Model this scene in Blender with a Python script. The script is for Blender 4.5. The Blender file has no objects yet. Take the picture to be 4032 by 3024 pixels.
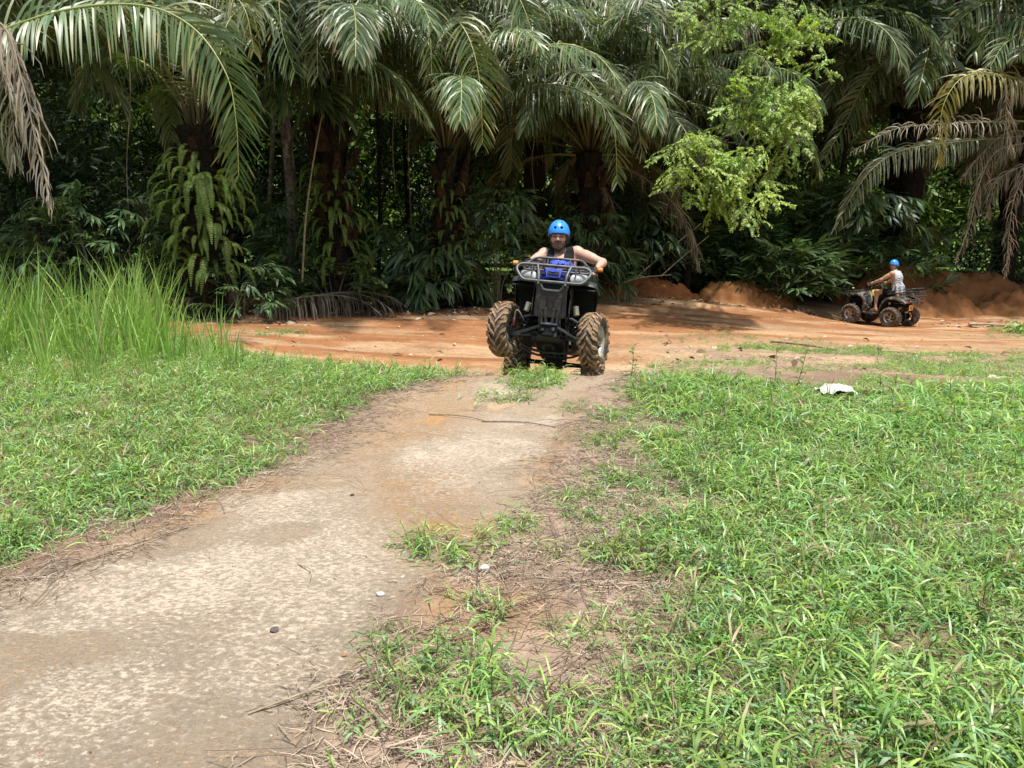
import bpy, math, random
import numpy as np
from mathutils import Vector, Matrix, Euler

random.seed(7)
RNG = np.random.default_rng(11)
rad = math.radians
SC = bpy.context.scene

# ------------------------------------------------------------------ camera, sky, sun, exposure
CAM_Z, PITCH = 1.5, rad(10.3)
cam_data = bpy.data.cameras.new("camera")
cam = bpy.data.objects.new("camera", cam_data)
SC.collection.objects.link(cam)
cam.location = (0, 0, CAM_Z)
cam.rotation_euler = (rad(90) - PITCH, 0, 0)
cam_data.sensor_fit = 'HORIZONTAL'
cam_data.sensor_width = 36.0
cam_data.lens = 36.0 * 3030.0 / 4032.0
cam_data.clip_start = 0.05
cam_data.clip_end = 2000
SC.camera = cam

SUN_ELEV, SUN_AZ = rad(75), rad(150)      # azimuth measured from +Y towards +X
world = bpy.data.worlds.new("World")
SC.world = world
world.use_nodes = True
wn = world.node_tree.nodes
sky = wn.new("ShaderNodeTexSky")
sky.sky_type = 'NISHITA'
sky.sun_disc = False
sky.sun_elevation = SUN_ELEV
sky.sun_rotation = SUN_AZ
sky.air_density = 1.6
sky.dust_density = 4.0
world.node_tree.links.new(sky.outputs[0], wn["Background"].inputs[0])
wn["Background"].inputs[1].default_value = 0.115

sun_data = bpy.data.lights.new("sun", 'SUN')
sun_data.energy = 4.9
sun_data.angle = rad(2.0)
sun_data.color = (1.0, 0.96, 0.9)
sun = bpy.data.objects.new("sun", sun_data)
sd = Vector((math.sin(SUN_AZ) * math.cos(SUN_ELEV), math.cos(SUN_AZ) * math.cos(SUN_ELEV), math.sin(SUN_ELEV)))
sun.rotation_euler = sd.to_track_quat('Z', 'Y').to_euler()
sun.location = (0, 0, 30)
SC.collection.objects.link(sun)

SC.view_settings.view_transform = 'Standard'
SC.view_settings.look = 'None'
SC.view_settings.exposure = 0.40
SC.view_settings.gamma = 1
SC.view_settings.use_curve_mapping = False
SC.cycles.max_bounces = 6
SC.cycles.diffuse_bounces = 3
SC.cycles.glossy_bounces = 2
SC.cycles.transmission_bounces = 4
SC.cycles.transparent_max_bounces = 6
SC.cycles.use_denoising = True

# ------------------------------------------------------------------ helpers
_f = np.array([0, math.cos(PITCH), -math.sin(PITCH)])
_u = np.array([0, math.sin(PITCH), math.cos(PITCH)])
def W(px, py, Y):
    """point of the place that lies at forward distance Y along a sight line (used when measuring the photograph)"""
    d = _f + (px - 2016) / 3030. * np.array([1., 0, 0]) + (1512 - py) / 3030. * _u
    return np.array([0, 0, CAM_Z]) + d * (Y / d[1])

def tag(o, label=None, cat=None, group=None, kind=None):
    if label: o["label"] = label
    if cat: o["category"] = cat
    if group: o["group"] = group
    if kind: o["kind"] = kind
    return o

def link(o, parent=None):
    SC.collection.objects.link(o)
    if parent is not None:
        o.parent = parent
    return o

def empty(name, loc=(0, 0, 0), rz=0.0, parent=None):
    o = bpy.data.objects.new(name, None)
    o.location = loc
    o.rotation_euler = (0, 0, rz)
    o.empty_display_size = 0.2
    return link(o, parent)

def inst(mesh, name, parent=None, loc=(0, 0, 0), rot=(0, 0, 0), sc=1.0):
    o = bpy.data.objects.new(name, mesh)
    o.location = loc
    o.rotation_euler = rot
    o.scale = (sc, sc, sc) if not hasattr(sc, '__len__') else sc
    return link(o, parent)

def mesh_np(name, V, F, mats=(), col=None, smooth=False, sharp=None, fmat=None):
    """V (n,3), F list of index arrays or (m,4)/(m,3) array"""
    me = bpy.data.meshes.new(name)
    V = np.asarray(V, dtype=np.float32)
    if isinstance(F, np.ndarray):
        k = F.shape[1]
        me.vertices.add(len(V)); me.vertices.foreach_set("co", V.ravel())
        me.loops.add(F.size); me.loops.foreach_set("vertex_index", F.astype(np.int32).ravel())
        me.polygons.add(len(F)); me.polygons.foreach_set("loop_start", (np.arange(len(F)) * k).astype(np.int32))
        me.update(calc_edges=True)
    else:
        me.from_pydata(V.tolist(), [], F)
    for m in (mats if isinstance(mats, (list, tuple)) else [mats]):
        me.materials.append(m)
    if fmat is not None:
        me.polygons.foreach_set("material_index", np.asarray(fmat, dtype=np.int32))
    if col is not None:
        a = me.color_attributes.new("col", 'FLOAT_COLOR', 'POINT')
        c = np.ones((len(V), 4), dtype=np.float32); c[:, :col.shape[1]] = col
        a.data.foreach_set("color", c.ravel())
    if smooth:
        me.polygons.foreach_set("use_smooth", np.ones(len(me.polygons), dtype=bool))
        if sharp: me.set_sharp_from_angle(angle=rad(sharp))
    me.update()
    return me

def nrm(a):
    return a / np.maximum(np.linalg.norm(a, axis=-1, keepdims=True), 1e-9)

# value noise -------------------------------------------------------
_NT = np.random.default_rng(3).random((256, 256)).astype(np.float32)
def vnoise(x, y, s=1.0, o=0):
    x = np.asarray(x, float) / s + 17.3 * o + 100; y = np.asarray(y, float) / s + 9.1 * o + 100
    xi = np.floor(x).astype(int); yi = np.floor(y).astype(int)
    fx = x - xi; fy = y - yi
    fx = fx * fx * (3 - 2 * fx); fy = fy * fy * (3 - 2 * fy)
    g = lambda a, b: _NT[(a + o * 31) % 256, (b + o * 57) % 256]
    return (g(xi, yi) * (1 - fx) + g(xi + 1, yi) * fx) * (1 - fy) + (g(xi, yi + 1) * (1 - fx) + g(xi + 1, yi + 1) * fx) * fy
def fbm(x, y, s=1.0, n=4, o=0):
    v = 0; a = .5; t = 0
    for i in range(n):
        v = v + a * vnoise(x, y, s / 2 ** i, o + i); t += a; a *= .55
    return v / t
def sstep(a, b, x):
    t = np.clip((x - a) / (b - a), 0, 1)
    return t * t * (3 - 2 * t)

# mesh builder for hard things --------------------------------------
class MB:
    def __init__(s): s.V = []; s.F = []; s.M = []
    def add(s, V, F, m=0):
        o = len(s.V)
        s.V += [tuple(map(float, v)) for v in V]
        s.F += [[i + o for i in f] for f in F]; s.M += [m] * len(F)
    def box(s, c, d, R=None, m=0, taper=1.0):
        x, y, z = d[0] / 2, d[1] / 2, d[2] / 2
        P = [(-x, -y, -z), (x, -y, -z), (x, y, -z), (-x, y, -z), (-x * taper, -y * taper, z), (x * taper, -y * taper, z), (x * taper, y * taper, z), (-x * taper, y * taper, z)]
        if R is not None: P = [R @ Vector(p) for p in P]
        P = [(p[0] + c[0], p[1] + c[1], p[2] + c[2]) for p in P]
        s.add(P, [[0, 3, 2, 1], [4, 5, 6, 7], [0, 1, 5, 4], [1, 2, 6, 5], [2, 3, 7, 6], [3, 0, 4, 7]], m)
    def tube(s, pts, r, n=8, m=0, caps=True, closed=False):
        P = np.array([tuple(p) for p in pts], float); N = len(P)
        rr = np.full(N, r, float) if not hasattr(r, '__len__') else np.array(r, float)
        T = np.gradient(P, axis=0)
        if closed: T = np.roll(P, -1, 0) - np.roll(P, 1, 0)
        T = nrm(T)
        ref = np.array([0, 0, 1.]) if abs(T[0][2]) < .9 else np.array([1., 0, 0])
        U = nrm(np.cross(T[0], ref)); V = []
        for i in range(N):
            U = nrm(U - T[i] * (U @ T[i])); Bn = np.cross(T[i], U)
            for k in range(n):
                a = 2 * math.pi * k / n
                V.append(P[i] + rr[i] * (math.cos(a) * U + math.sin(a) * Bn))
        F = []
        for i in range(N if closed else N - 1):
            j = (i + 1) % N
            for k in range(n):
                l = (k + 1) % n
                F.append([i * n + k, i * n + l, j * n + l, j * n + k])
        if caps and not closed:
            F.append(list(range(n))[::-1]); F.append([(N - 1) * n + k for k in range(n)])
        s.add(V, F, m)
    def lathe(s, prof, c=(0, 0, 0), ax='x', n=32, m=0, close=False):
        """prof: (axial, radius) list"""
        V = []; k = len(prof)
        for i in range(n):
            a = 2 * math.pi * i / n; ca, sa = math.cos(a), math.sin(a)
            for (t, r) in prof:
                p = (t, r * ca, r * sa) if ax == 'x' else ((r * ca, t, r * sa) if ax == 'y' else (r * ca, r * sa, t))
                V.append((p[0] + c[0], p[1] + c[1], p[2] + c[2]))
        F = []
        for i in range(n):
            j = (i + 1) % n
            for q in range(k - 1 + (1 if close else 0)):
                q2 = (q + 1) % k
                F.append([i * k + q, i * k + q2, j * k + q2, j * k + q])
        s.add(V, F, m)
    def prism(s, out, fn, t, m=0):
        """outline in 2D -> fn(u,v,w) gives 3D, w from 0 to t; outline may be concave (n-gon)"""
        n = len(out)
        V = [fn(u, v, 0) for u, v in out] + [fn(u, v, t) for u, v in out]
        F = [list(range(n))[::-1], [n + i for i in range(n)]]
        F += [[i, (i + 1) % n, n + (i + 1) % n, n + i] for i in range(n)]
        s.add(V, F, m)
    def sheet(s, G, m=0, thick=0.0):
        """G rows x cols grid of points"""
        G = np.array(G, float); a, b = G.shape[:2]
        F = [[i * b + j, i * b + j + 1, (i + 1) * b + j + 1, (i + 1) * b + j] for i in range(a - 1) for j in range(b - 1)]
        if thick:
            du = np.gradient(G, axis=0); dv = np.gradient(G, axis=1); N = nrm(np.cross(dv, du))
            H = G - N * thick; o = a * b
            V = list(G.reshape(-1, 3)) + list(H.reshape(-1, 3))
            F2 = [[k + o for k in f[::-1]] for f in F]
            ring = [(0, j) for j in range(b)] + [(i, b - 1) for i in range(1, a)] + [(a - 1, j) for j in range(b - 2, -1, -1)] + [(i, 0) for i in range(a - 2, 0, -1)]
            ids = [i * b + j for i, j in ring]
            E = [[ids[k], ids[(k + 1) % len(ids)], ids[(k + 1) % len(ids)] + o, ids[k] + o] for k in range(len(ids))]
            s.add(V, F + F2 + E, m)
        else:
            s.add(G.reshape(-1, 3), F, m)
    def obj(s, name, mats, parent=None, smooth=True, sharp=35, bevel=0, sub=0, loc=None):
        me = bpy.data.meshes.new(name)
        me.from_pydata(s.V, [], s.F)
        for mm in (mats if isinstance(mats, (list, tuple)) else [mats]): me.materials.append(mm)
        me.polygons.foreach_set("material_index", s.M)
        if smooth:
            me.polygons.foreach_set("use_smooth", [True] * len(s.F)); me.set_sharp_from_angle(angle=rad(sharp))
        o = bpy.data.objects.new(name, me)
        if loc is not None: o.location = loc
        link(o, parent)
        if sub:
            sm = o.modifiers.new("sub", 'SUBSURF'); sm.levels = sub; sm.render_levels = sub
        if bevel:
            b = o.modifiers.new("bev", 'BEVEL'); b.width = bevel; b.segments = 2; b.limit_method = 'ANGLE'; b.angle_limit = rad(40)
        return o

def smooth_path(pts, n=8):
    """Catmull-Rom through points"""
    P = np.array([tuple(p) for p in pts], float)
    Q = np.vstack([2 * P[0] - P[1], P, 2 * P[-1] - P[-2]]); out = []
    for i in range(1, len(Q) - 2):
        for k in range(n):
            t = k / n
            out.append(.5 * ((2 * Q[i]) + (-Q[i - 1] + Q[i + 1]) * t + (2 * Q[i - 1] - 5 * Q[i] + 4 * Q[i + 1] - Q[i + 2]) * t * t + (-Q[i - 1] + 3 * Q[i] - 3 * Q[i + 1] + Q[i + 2]) * t ** 3))
    out.append(P[-1])
    return np.array(out)

def round_path(pts, r=.03, n=4):
    """polyline with filleted corners"""
    P = [np.array(p, float) for p in pts]; out = [P[0]]
    for i in range(1, len(P) - 1):
        a, b, c = P[i - 1], P[i], P[i + 1]
        d1 = min(r, np.linalg.norm(a - b) * .45); d2 = min(r, np.linalg.norm(c - b) * .45)
        s_ = b + nrm(a - b) * d1; e_ = b + nrm(c - b) * d2
        for k in range(n + 1):
            t = k / n; out.append((1 - t) ** 2 * s_ + 2 * t * (1 - t) * b + t * t * e_)
    out.append(P[-1])
    return out

# materials ---------------------------------------------------------
def newmat(name):
    m = bpy.data.materials.new(name); m.use_nodes = True
    return m, m.node_tree.nodes, m.node_tree.links, m.node_tree.nodes["Principled BSDF"]

def mat(name, c1, c2=None, rough=.5, metal=0.0, scale=20.0, bump=0.0, bscale=60.0, mud=None, mudlvl=.55, spec=.5, lo=.35, hi=.65, rvar=.1):
    """base colour varied by noise, optional mud splashes with a shape of their own"""
    m, N, L, B = newmat(name)
    tc = N.new("ShaderNodeTexCoord")
    ns = N.new("ShaderNodeTexNoise"); ns.inputs["Scale"].default_value = scale; ns.inputs["Detail"].default_value = 6
    L.new(tc.outputs["Object"], ns.inputs["Vector"])
    r = N.new("ShaderNodeValToRGB")
    r.color_ramp.elements[0].position = lo; r.color_ramp.elements[1].position = hi
    r.color_ramp.elements[0].color = (*c1, 1); r.color_ramp.elements[1].color = (*(c2 or c1), 1)
    L.new(ns.outputs["Fac"], r.inputs["Fac"])
    out = r.outputs["Color"]
    B.inputs["Roughness"].default_value = rough
    B.inputs["Metallic"].default_value = metal
    B.inputs["Specular IOR Level"].default_value = spec
    mr = N.new("ShaderNodeMapRange"); mr.inputs["To Min"].default_value = max(.03, rough - rvar); mr.inputs["To Max"].default_value = min(1, rough + rvar)
    L.new(ns.outputs["Fac"], mr.inputs["Value"]); rout = mr.outputs["Result"]
    if mud:
        n2 = N.new("ShaderNodeTexNoise"); n2.inputs["Scale"].default_value = 9; n2.inputs["Detail"].default_value = 8; n2.inputs["Roughness"].default_value = .7
        L.new(tc.outputs["Object"], n2.inputs["Vector"])
        r2 = N.new("ShaderNodeValToRGB"); r2.color_ramp.elements[0].position = mudlvl; r2.color_ramp.elements[1].position = min(1, mudlvl + .12)
        L.new(n2.outputs["Fac"], r2.inputs["Fac"])
        mx = N.new("ShaderNodeMixRGB"); mx.inputs["Color2"].default_value = (*mud, 1)
        L.new(r2.outputs["Color"], mx.inputs["Fac"]); L.new(out, mx.inputs["Color1"]); out = mx.outputs["Color"]
        mr2 = N.new("ShaderNodeMix"); mr2.inputs["B"].default_value = .9
        L.new(r2.outputs["Color"], mr2.inputs["Factor"]); L.new(rout, mr2.inputs["A"]); rout = mr2.outputs["Result"]
        if metal:
            mm = N.new("ShaderNodeMath"); mm.operation = 'MULTIPLY_ADD'; mm.inputs[1].default_value = -metal; mm.inputs[2].default_value = metal
            L.new(r2.outputs["Color"], mm.inputs[0]); L.new(mm.outputs[0], B.inputs["Metallic"])
    L.new(out, B.inputs["Base Color"]); L.new(rout, B.inputs["Roughness"])
    if bump:
        nb = N.new("ShaderNodeTexNoise"); nb.inputs["Scale"].default_value = bscale; nb.inputs["Detail"].default_value = 5
        L.new(tc.outputs["Object"], nb.inputs["Vector"])
        bp = N.new("ShaderNodeBump"); bp.inputs["Strength"].default_value = bump; bp.inputs["Distance"].default_value = .01
        L.new(nb.outputs["Fac"], bp.inputs["Height"]); L.new(bp.outputs["Normal"], B.inputs["Normal"])
    return m

def leafmat(name, rough=.42, trans=.3, spec=.5, hue=.02, val=.35, tcol=(1.3, 1.35, .5)):
    """colour comes from the leaf's own attribute, varied per plant; light passes through"""
    m, N, L, B = newmat(name)
    at = N.new("ShaderNodeAttribute"); at.attribute_name = "col"
    oi = N.new("ShaderNodeObjectInfo")
    hs = N.new("ShaderNodeHueSaturation")
    mh = N.new("ShaderNodeMapRange"); mh.inputs["To Min"].default_value = .5 - hue; mh.inputs["To Max"].default_value = .5 + hue
    L.new(oi.outputs["Random"], mh.inputs["Value"]); L.new(mh.outputs["Result"], hs.inputs["Hue"])
    mv = N.new("ShaderNodeMath"); mv.operation = 'MULTIPLY'; mv.inputs[1].default_value = 7.31
    fr = N.new("ShaderNodeMath"); fr.operation = 'FRACT'
    L.new(oi.outputs["Random"], mv.inputs[0]); L.new(mv.outputs[0], fr.inputs[0])
    m2 = N.new("ShaderNodeMapRange"); m2.inputs["To Min"].default_value = 1 - val; m2.inputs["To Max"].default_value = 1 + val
    L.new(fr.outputs[0], m2.inputs["Value"]); L.new(m2.outputs["Result"], hs.inputs["Value"])
    L.new(at.outputs["Color"], hs.inputs["Color"])
    L.new(hs.outputs["Color"], B.inputs["Base Color"])
    B.inputs["Roughness"].default_value = rough
    B.inputs["Specular IOR Level"].default_value = spec
    tr = N.new("ShaderNodeBsdfTranslucent")
    mc = N.new("ShaderNodeMixRGB"); mc.blend_type = 'MULTIPLY'; mc.inputs["Fac"].default_value = 1; mc.inputs["Color2"].default_value = (*tcol, 1)
    L.new(hs.outputs["Color"], mc.inputs["Color1"]); L.new(mc.outputs["Color"], tr.inputs["Color"])
    mx = N.new("ShaderNodeMixShader"); mx.inputs["Fac"].default_value = trans
    L.new(B.outputs["BSDF"], mx.inputs[1]); L.new(tr.outputs["BSDF"], mx.inputs[2])
    L.new(mx.outputs[0], N["Material Output"].inputs["Surface"])
    return m

# scattered ground cover / masses nobody could count ------------------
def scatter(name, templates, P, rot, scl, idx):
    """one object: points carrying instances of the template meshes"""
    col = bpy.data.collections.new(name + "_templates")
    for i, me in enumerate(templates):
        col.objects.link(bpy.data.objects.new("%s_template_%02d" % (name, i), me))
    me = bpy.data.meshes.new(name)
    P = np.asarray(P, np.float32); n = len(P)
    me.vertices.add(n); me.vertices.foreach_set("co", P.ravel())
    a = me.attributes.new("rot", 'FLOAT_VECTOR', 'POINT'); a.data.foreach_set("vector", np.asarray(rot, np.float32).ravel())
    a = me.attributes.new("scl", 'FLOAT', 'POINT'); a.data.foreach_set("value", np.asarray(scl, np.float32))
    a = me.attributes.new("idx", 'INT', 'POINT'); a.data.foreach_set("value", np.asarray(idx, np.int32))
    for mm in templates[0].materials: me.materials.append(mm)
    o = bpy.data.objects.new(name, me); link(o)
    ng = bpy.data.node_groups.new(name, 'GeometryNodeTree')
    ng.interface.new_socket("Geometry", in_out='INPUT', socket_type='NodeSocketGeometry')
    ng.interface.new_socket("Geometry", in_out='OUTPUT', socket_type='NodeSocketGeometry')
    N, L = ng.nodes, ng.links
    gi = N.new("NodeGroupInput"); go = N.new("NodeGroupOutput")
    ci = N.new("GeometryNodeCollectionInfo"); ci.inputs["Collection"].default_value = col
    ci.inputs["Separate Children"].default_value = True; ci.inputs["Reset Children"].default_value = True
    ip = N.new("GeometryNodeInstanceOnPoints"); ip.inputs["Pick Instance"].default_value = True
    def attr(nm, ty):
        q = N.new("GeometryNodeInputNamedAttribute"); q.data_type = ty; q.inputs["Name"].default_value = nm
        return [s for s in q.outputs if s.enabled and s.name == "Attribute"][0]
    er = N.new("FunctionNodeEulerToRotation")
    L.new(attr("rot", 'FLOAT_VECTOR'), er.inputs[0])
    L.new(gi.outputs[0], ip.inputs["Points"]); L.new(ci.outputs[0], ip.inputs["Instance"])
    L.new(er.outputs[0], ip.inputs["Rotation"]); L.new(attr("scl", 'FLOAT'), ip.inputs["Scale"])
    L.new(attr("idx", 'INT'), ip.inputs["Instance Index"])
    L.new(ip.outputs[0], go.inputs[0])
    md = o.modifiers.new("scatter", 'NODES'); md.node_group = ng
    return o
# ------------------------------------------------------------------ terrain
TX = np.array([-40, -14, -8, -5, -2.5, -.7, .5, 1.3, 2.5, 4.5, 8, 13, 20, 40.])
TY = np.array([-6, 4, 6.5, 7.75, 8.9, 10, 12, 15, 18.5, 21.5, 25, 32, 60.])
TZ = np.array([
    [0] * 14, [0] * 14,
    [0, 0, 0, 0, .03, .09, .10, .08, .03, 0, -.05, -.1, -.2, -.3],
    [0, 0, 0, 0, .08, .20, .225, .20, .08, .03, -.1, -.2, -.3, -.4],
    [0, 0, 0, .03, .10, -.10, -.15, -.06, .08, .0, -.15, -.3, -.4, -.5],
    [0, 0, .02, .05, -.15, -.40, -.46, -.40, -.20, -.15, -.3, -.4, -.5, -.5],
    [0, 0, 0, -.1, -.35, -.45, -.48, -.45, -.40, -.35, -.4, -.5, -.6, -.6],
    [0, 0, -.05, -.1, -.25, -.3, -.4, -.45, -.45, -.45, -.55, -.65, -.7, -.7],
    [0, 0, -.02, -.05, -.08, -.03, -.06, -.10, -.17, -.32, -.60, -.73, -.75, -.7],
    [0, 0, 0, 0, .02, .06, .08, .08, .05, -.04, -.44, -.86, -.8, -.6],
    [0, 0, 0, 0, .05, .1, .1, .1, .1, .08, -.2, -.62, -.6, -.4],
    [0] * 14, [0] * 14], float)
def _table(x, y):
    x = np.clip(x, -39.9, 39.9); y = np.clip(y, -5.9, 59.9)
    i = np.clip(np.searchsorted(TX, x) - 1, 0, len(TX) - 2); j = np.clip(np.searchsorted(TY, y) - 1, 0, len(TY) - 2)
    fx = (x - TX[i]) / (TX[i + 1] - TX[i]); fy = (y - TY[j]) / (TY[j + 1] - TY[j])
    return (TZ[j, i] * (1 - fx) + TZ[j, i + 1] * fx) * (1 - fy) + (TZ[j + 1, i] * (1 - fx) + TZ[j + 1, i + 1] * fx) * fy
def T0(x, y):
    x = np.asarray(x, float); y = np.asarray(y, float)
    s = .28 + .02 * np.abs(y - 8)
    v = 0; wt = 0
    for dx, dy, w in ((0, 0, 2), (1, 0, 1), (-1, 0, 1), (0, .8, 1), (0, -.8, 1), (.7, .7, .7), (-.7, .7, .7), (.7, -.7, .7), (-.7, -.7, .7)):
        v = v + w * _table(x + dx * s, y + dy * s); wt += w
    v = v / wt
    b = 1 - sstep(1.1, 2.3, np.sqrt((x - 10.55) ** 2 + (y - 22.25) ** 2))      # the level spot where the farther bike stands
    return v * (1 - b) - .797 * b

def poly_x(pts, y):
    p = sorted(pts, key=lambda q: q[1])
    return np.interp(y, [q[1] for q in p], [q[0] for q in p])
LEFT = [(-3.3, .5), (-2.6, 2.4), (-2.3, 3.23), (-2.11, 3.8), (-1.89, 4.38), (-1.56, 4.95), (-1.39, 5.82), (-1.19, 7.03), (-.75, 7.41), (-.32, 8.09), (.1, 8.8)]
RIGHT = [(.1, .5), (.12, 2.0), (.16, 2.32), (.22, 2.74), (.30, 3.16), (.34, 3.7), (.50, 4.9), (.82, 6.2), (1.1, 7.67), (1.6, 9.0)]
STRAW = [(-1.1, .5), (-.68, 2.0), (-.35, 3.29), (.2, 4.38), (.40, 5.82), (.72, 6.93), (1.0, 7.7), (1.4, 9.)]
def blob(x, y, cx, cy, rx, ry, a=0, soft=.5):
    c, s = math.cos(a), math.sin(a)
    u = ((x - cx) * c + (y - cy) * s) / rx; v = (-(x - cx) * s + (y - cy) * c) / ry
    d = np.sqrt(u * u + v * v)
    return 1 - sstep(1 - soft, 1 + soft, d)
def edge_noise(x, y): return (fbm(x, y, .9, 4, 5) - .5)
PATCHES = [(4.82, 15.2, .7, 1.6), (5.4, 14.0, .9, .7), (3.3, 12.2, .55, .5), (2.5, 11.8, .35, .3), (6.1, 15.8, .6, .6), (7.3, 14.3, 1.2, .8), (8.2, 13.8, 1.1, .7), (8.9, 12.8, 1.3, .7),
           (3.6, 15.6, 1.0, .6), (5.6, 11.0, .9, .5), (7.2, 11.2, 1.3, .8), (9.2, 11.2, 1.6, .9), (12.4, 18.3, 1.5, .8), (6.4, 10.1, 1.4, .6), (11.0, 13.0, 1.5, .5), (-4.6, 14.6, .5, .5), (-3.3, 16.4, .5, .25)]
def right_back(x):      # far edge of the dense right-hand grass
    return np.interp(x, [1, 2, 3, 4, 5, 6, 8, 12], [7.8, 7.75, 7.65, 7.6, 7.7, 7.9, 8.3, 9.0])
def left_back(x):       # brow where the left-hand grass ends
    return np.interp(x, [-14, -9, -6.3, -4.6, -3, -1.6, -.4, .2], [16, 14.6, 13.0, 12.0, 10.6, 9.3, 8.35, 8.0])
def green(x, y):
    """0..1 how densely grass grows here"""
    n = edge_noise(x, y)
    n2 = fbm(x, y, .35, 3, 9) - .5
    gl = sstep(-.12, .38, (poly_x(LEFT, y) - x) + n * .8 + n2 * .35) * (1 - sstep(-.3, .5, y - left_back(x) + n * 1.0))
    gr = sstep(-.15, .75, (x - poly_x(RIGHT, y)) + n * 1.0 + n2 * .5) * (1 - sstep(-.4, .8, y - right_back(x) + n * 1.8))
    sp = sstep(-.1, .5, (x - poly_x(STRAW, y)) + n * .8) * sstep(.50, .64, fbm(x, y, .5, 3, 14)) * .5 * (1 - sstep(8.0, 9, y))
    tf = np.maximum.reduce([blob(x, y, .20, 7.55, .26, .42), blob(x, y, -.29, 3.66, .15, .24, .6), blob(x, y, -.02, 3.9, .12, .08), blob(x, y, .7, 6.15, .16, .14), blob(x, y, -.27, 2.42, .17, .26), blob(x, y, .0, 2.2, .2, .22), blob(x, y, -.05, 2.95, .13, .08) * .7, blob(x, y, .55, 6.6, .12, .15), blob(x, y, -.05, 6.9, .2, .1)])
    pt = 0 * x
    for a, b, c, d in PATCHES:
        pt = np.maximum(pt, blob(x, y, a, b, c, d) * (.34 + 1.5 * n))
    far = sstep(.54, .66, fbm(x, y, .8, 3, 21)) * .45 * sstep(2.5, 4.0, x) * sstep(8, 9.5, y) * (1 - sstep(14.5, 16.5, y))
    return np.clip(np.maximum.reduce([gl, gr, sp, tf, pt, far]), 0, 1)
def path_mask(x, y):
    n = edge_noise(x, y) * .45
    return sstep(-.08, .12, x - poly_x(LEFT, y) + n) * sstep(-.12, .2, poly_x(STRAW, y) - x + n) * (1 - sstep(8.6, 9.4, y))
def T(x, y):
    x = np.asarray(x, float); y = np.asarray(y, float)
    z = T0(x, y)
    z = z + (fbm(x, y, 1.3, 4, 2) - .5) * .07 + (fbm(x, y, .25, 3, 6) - .5) * .018
    # wheel ruts and churned soil on the track
    tr = sstep(10, 12.5, y) * (1 - sstep(20, 24, y))
    rut = np.sin((y + .12 * x + .8 * fbm(x, y, 3, 2, 8)) * 3.1) * .022 + (fbm(x * .35, y * 2.2, .5, 3, 12) - .5) * .06
    lv = 1 - .85 * (1 - sstep(1.0, 1.8, np.sqrt((x - 10.55) ** 2 + (y - 22.25) ** 2)))
    return T0(x, y) + (z - T0(x, y) + tr * rut) * lv

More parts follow.
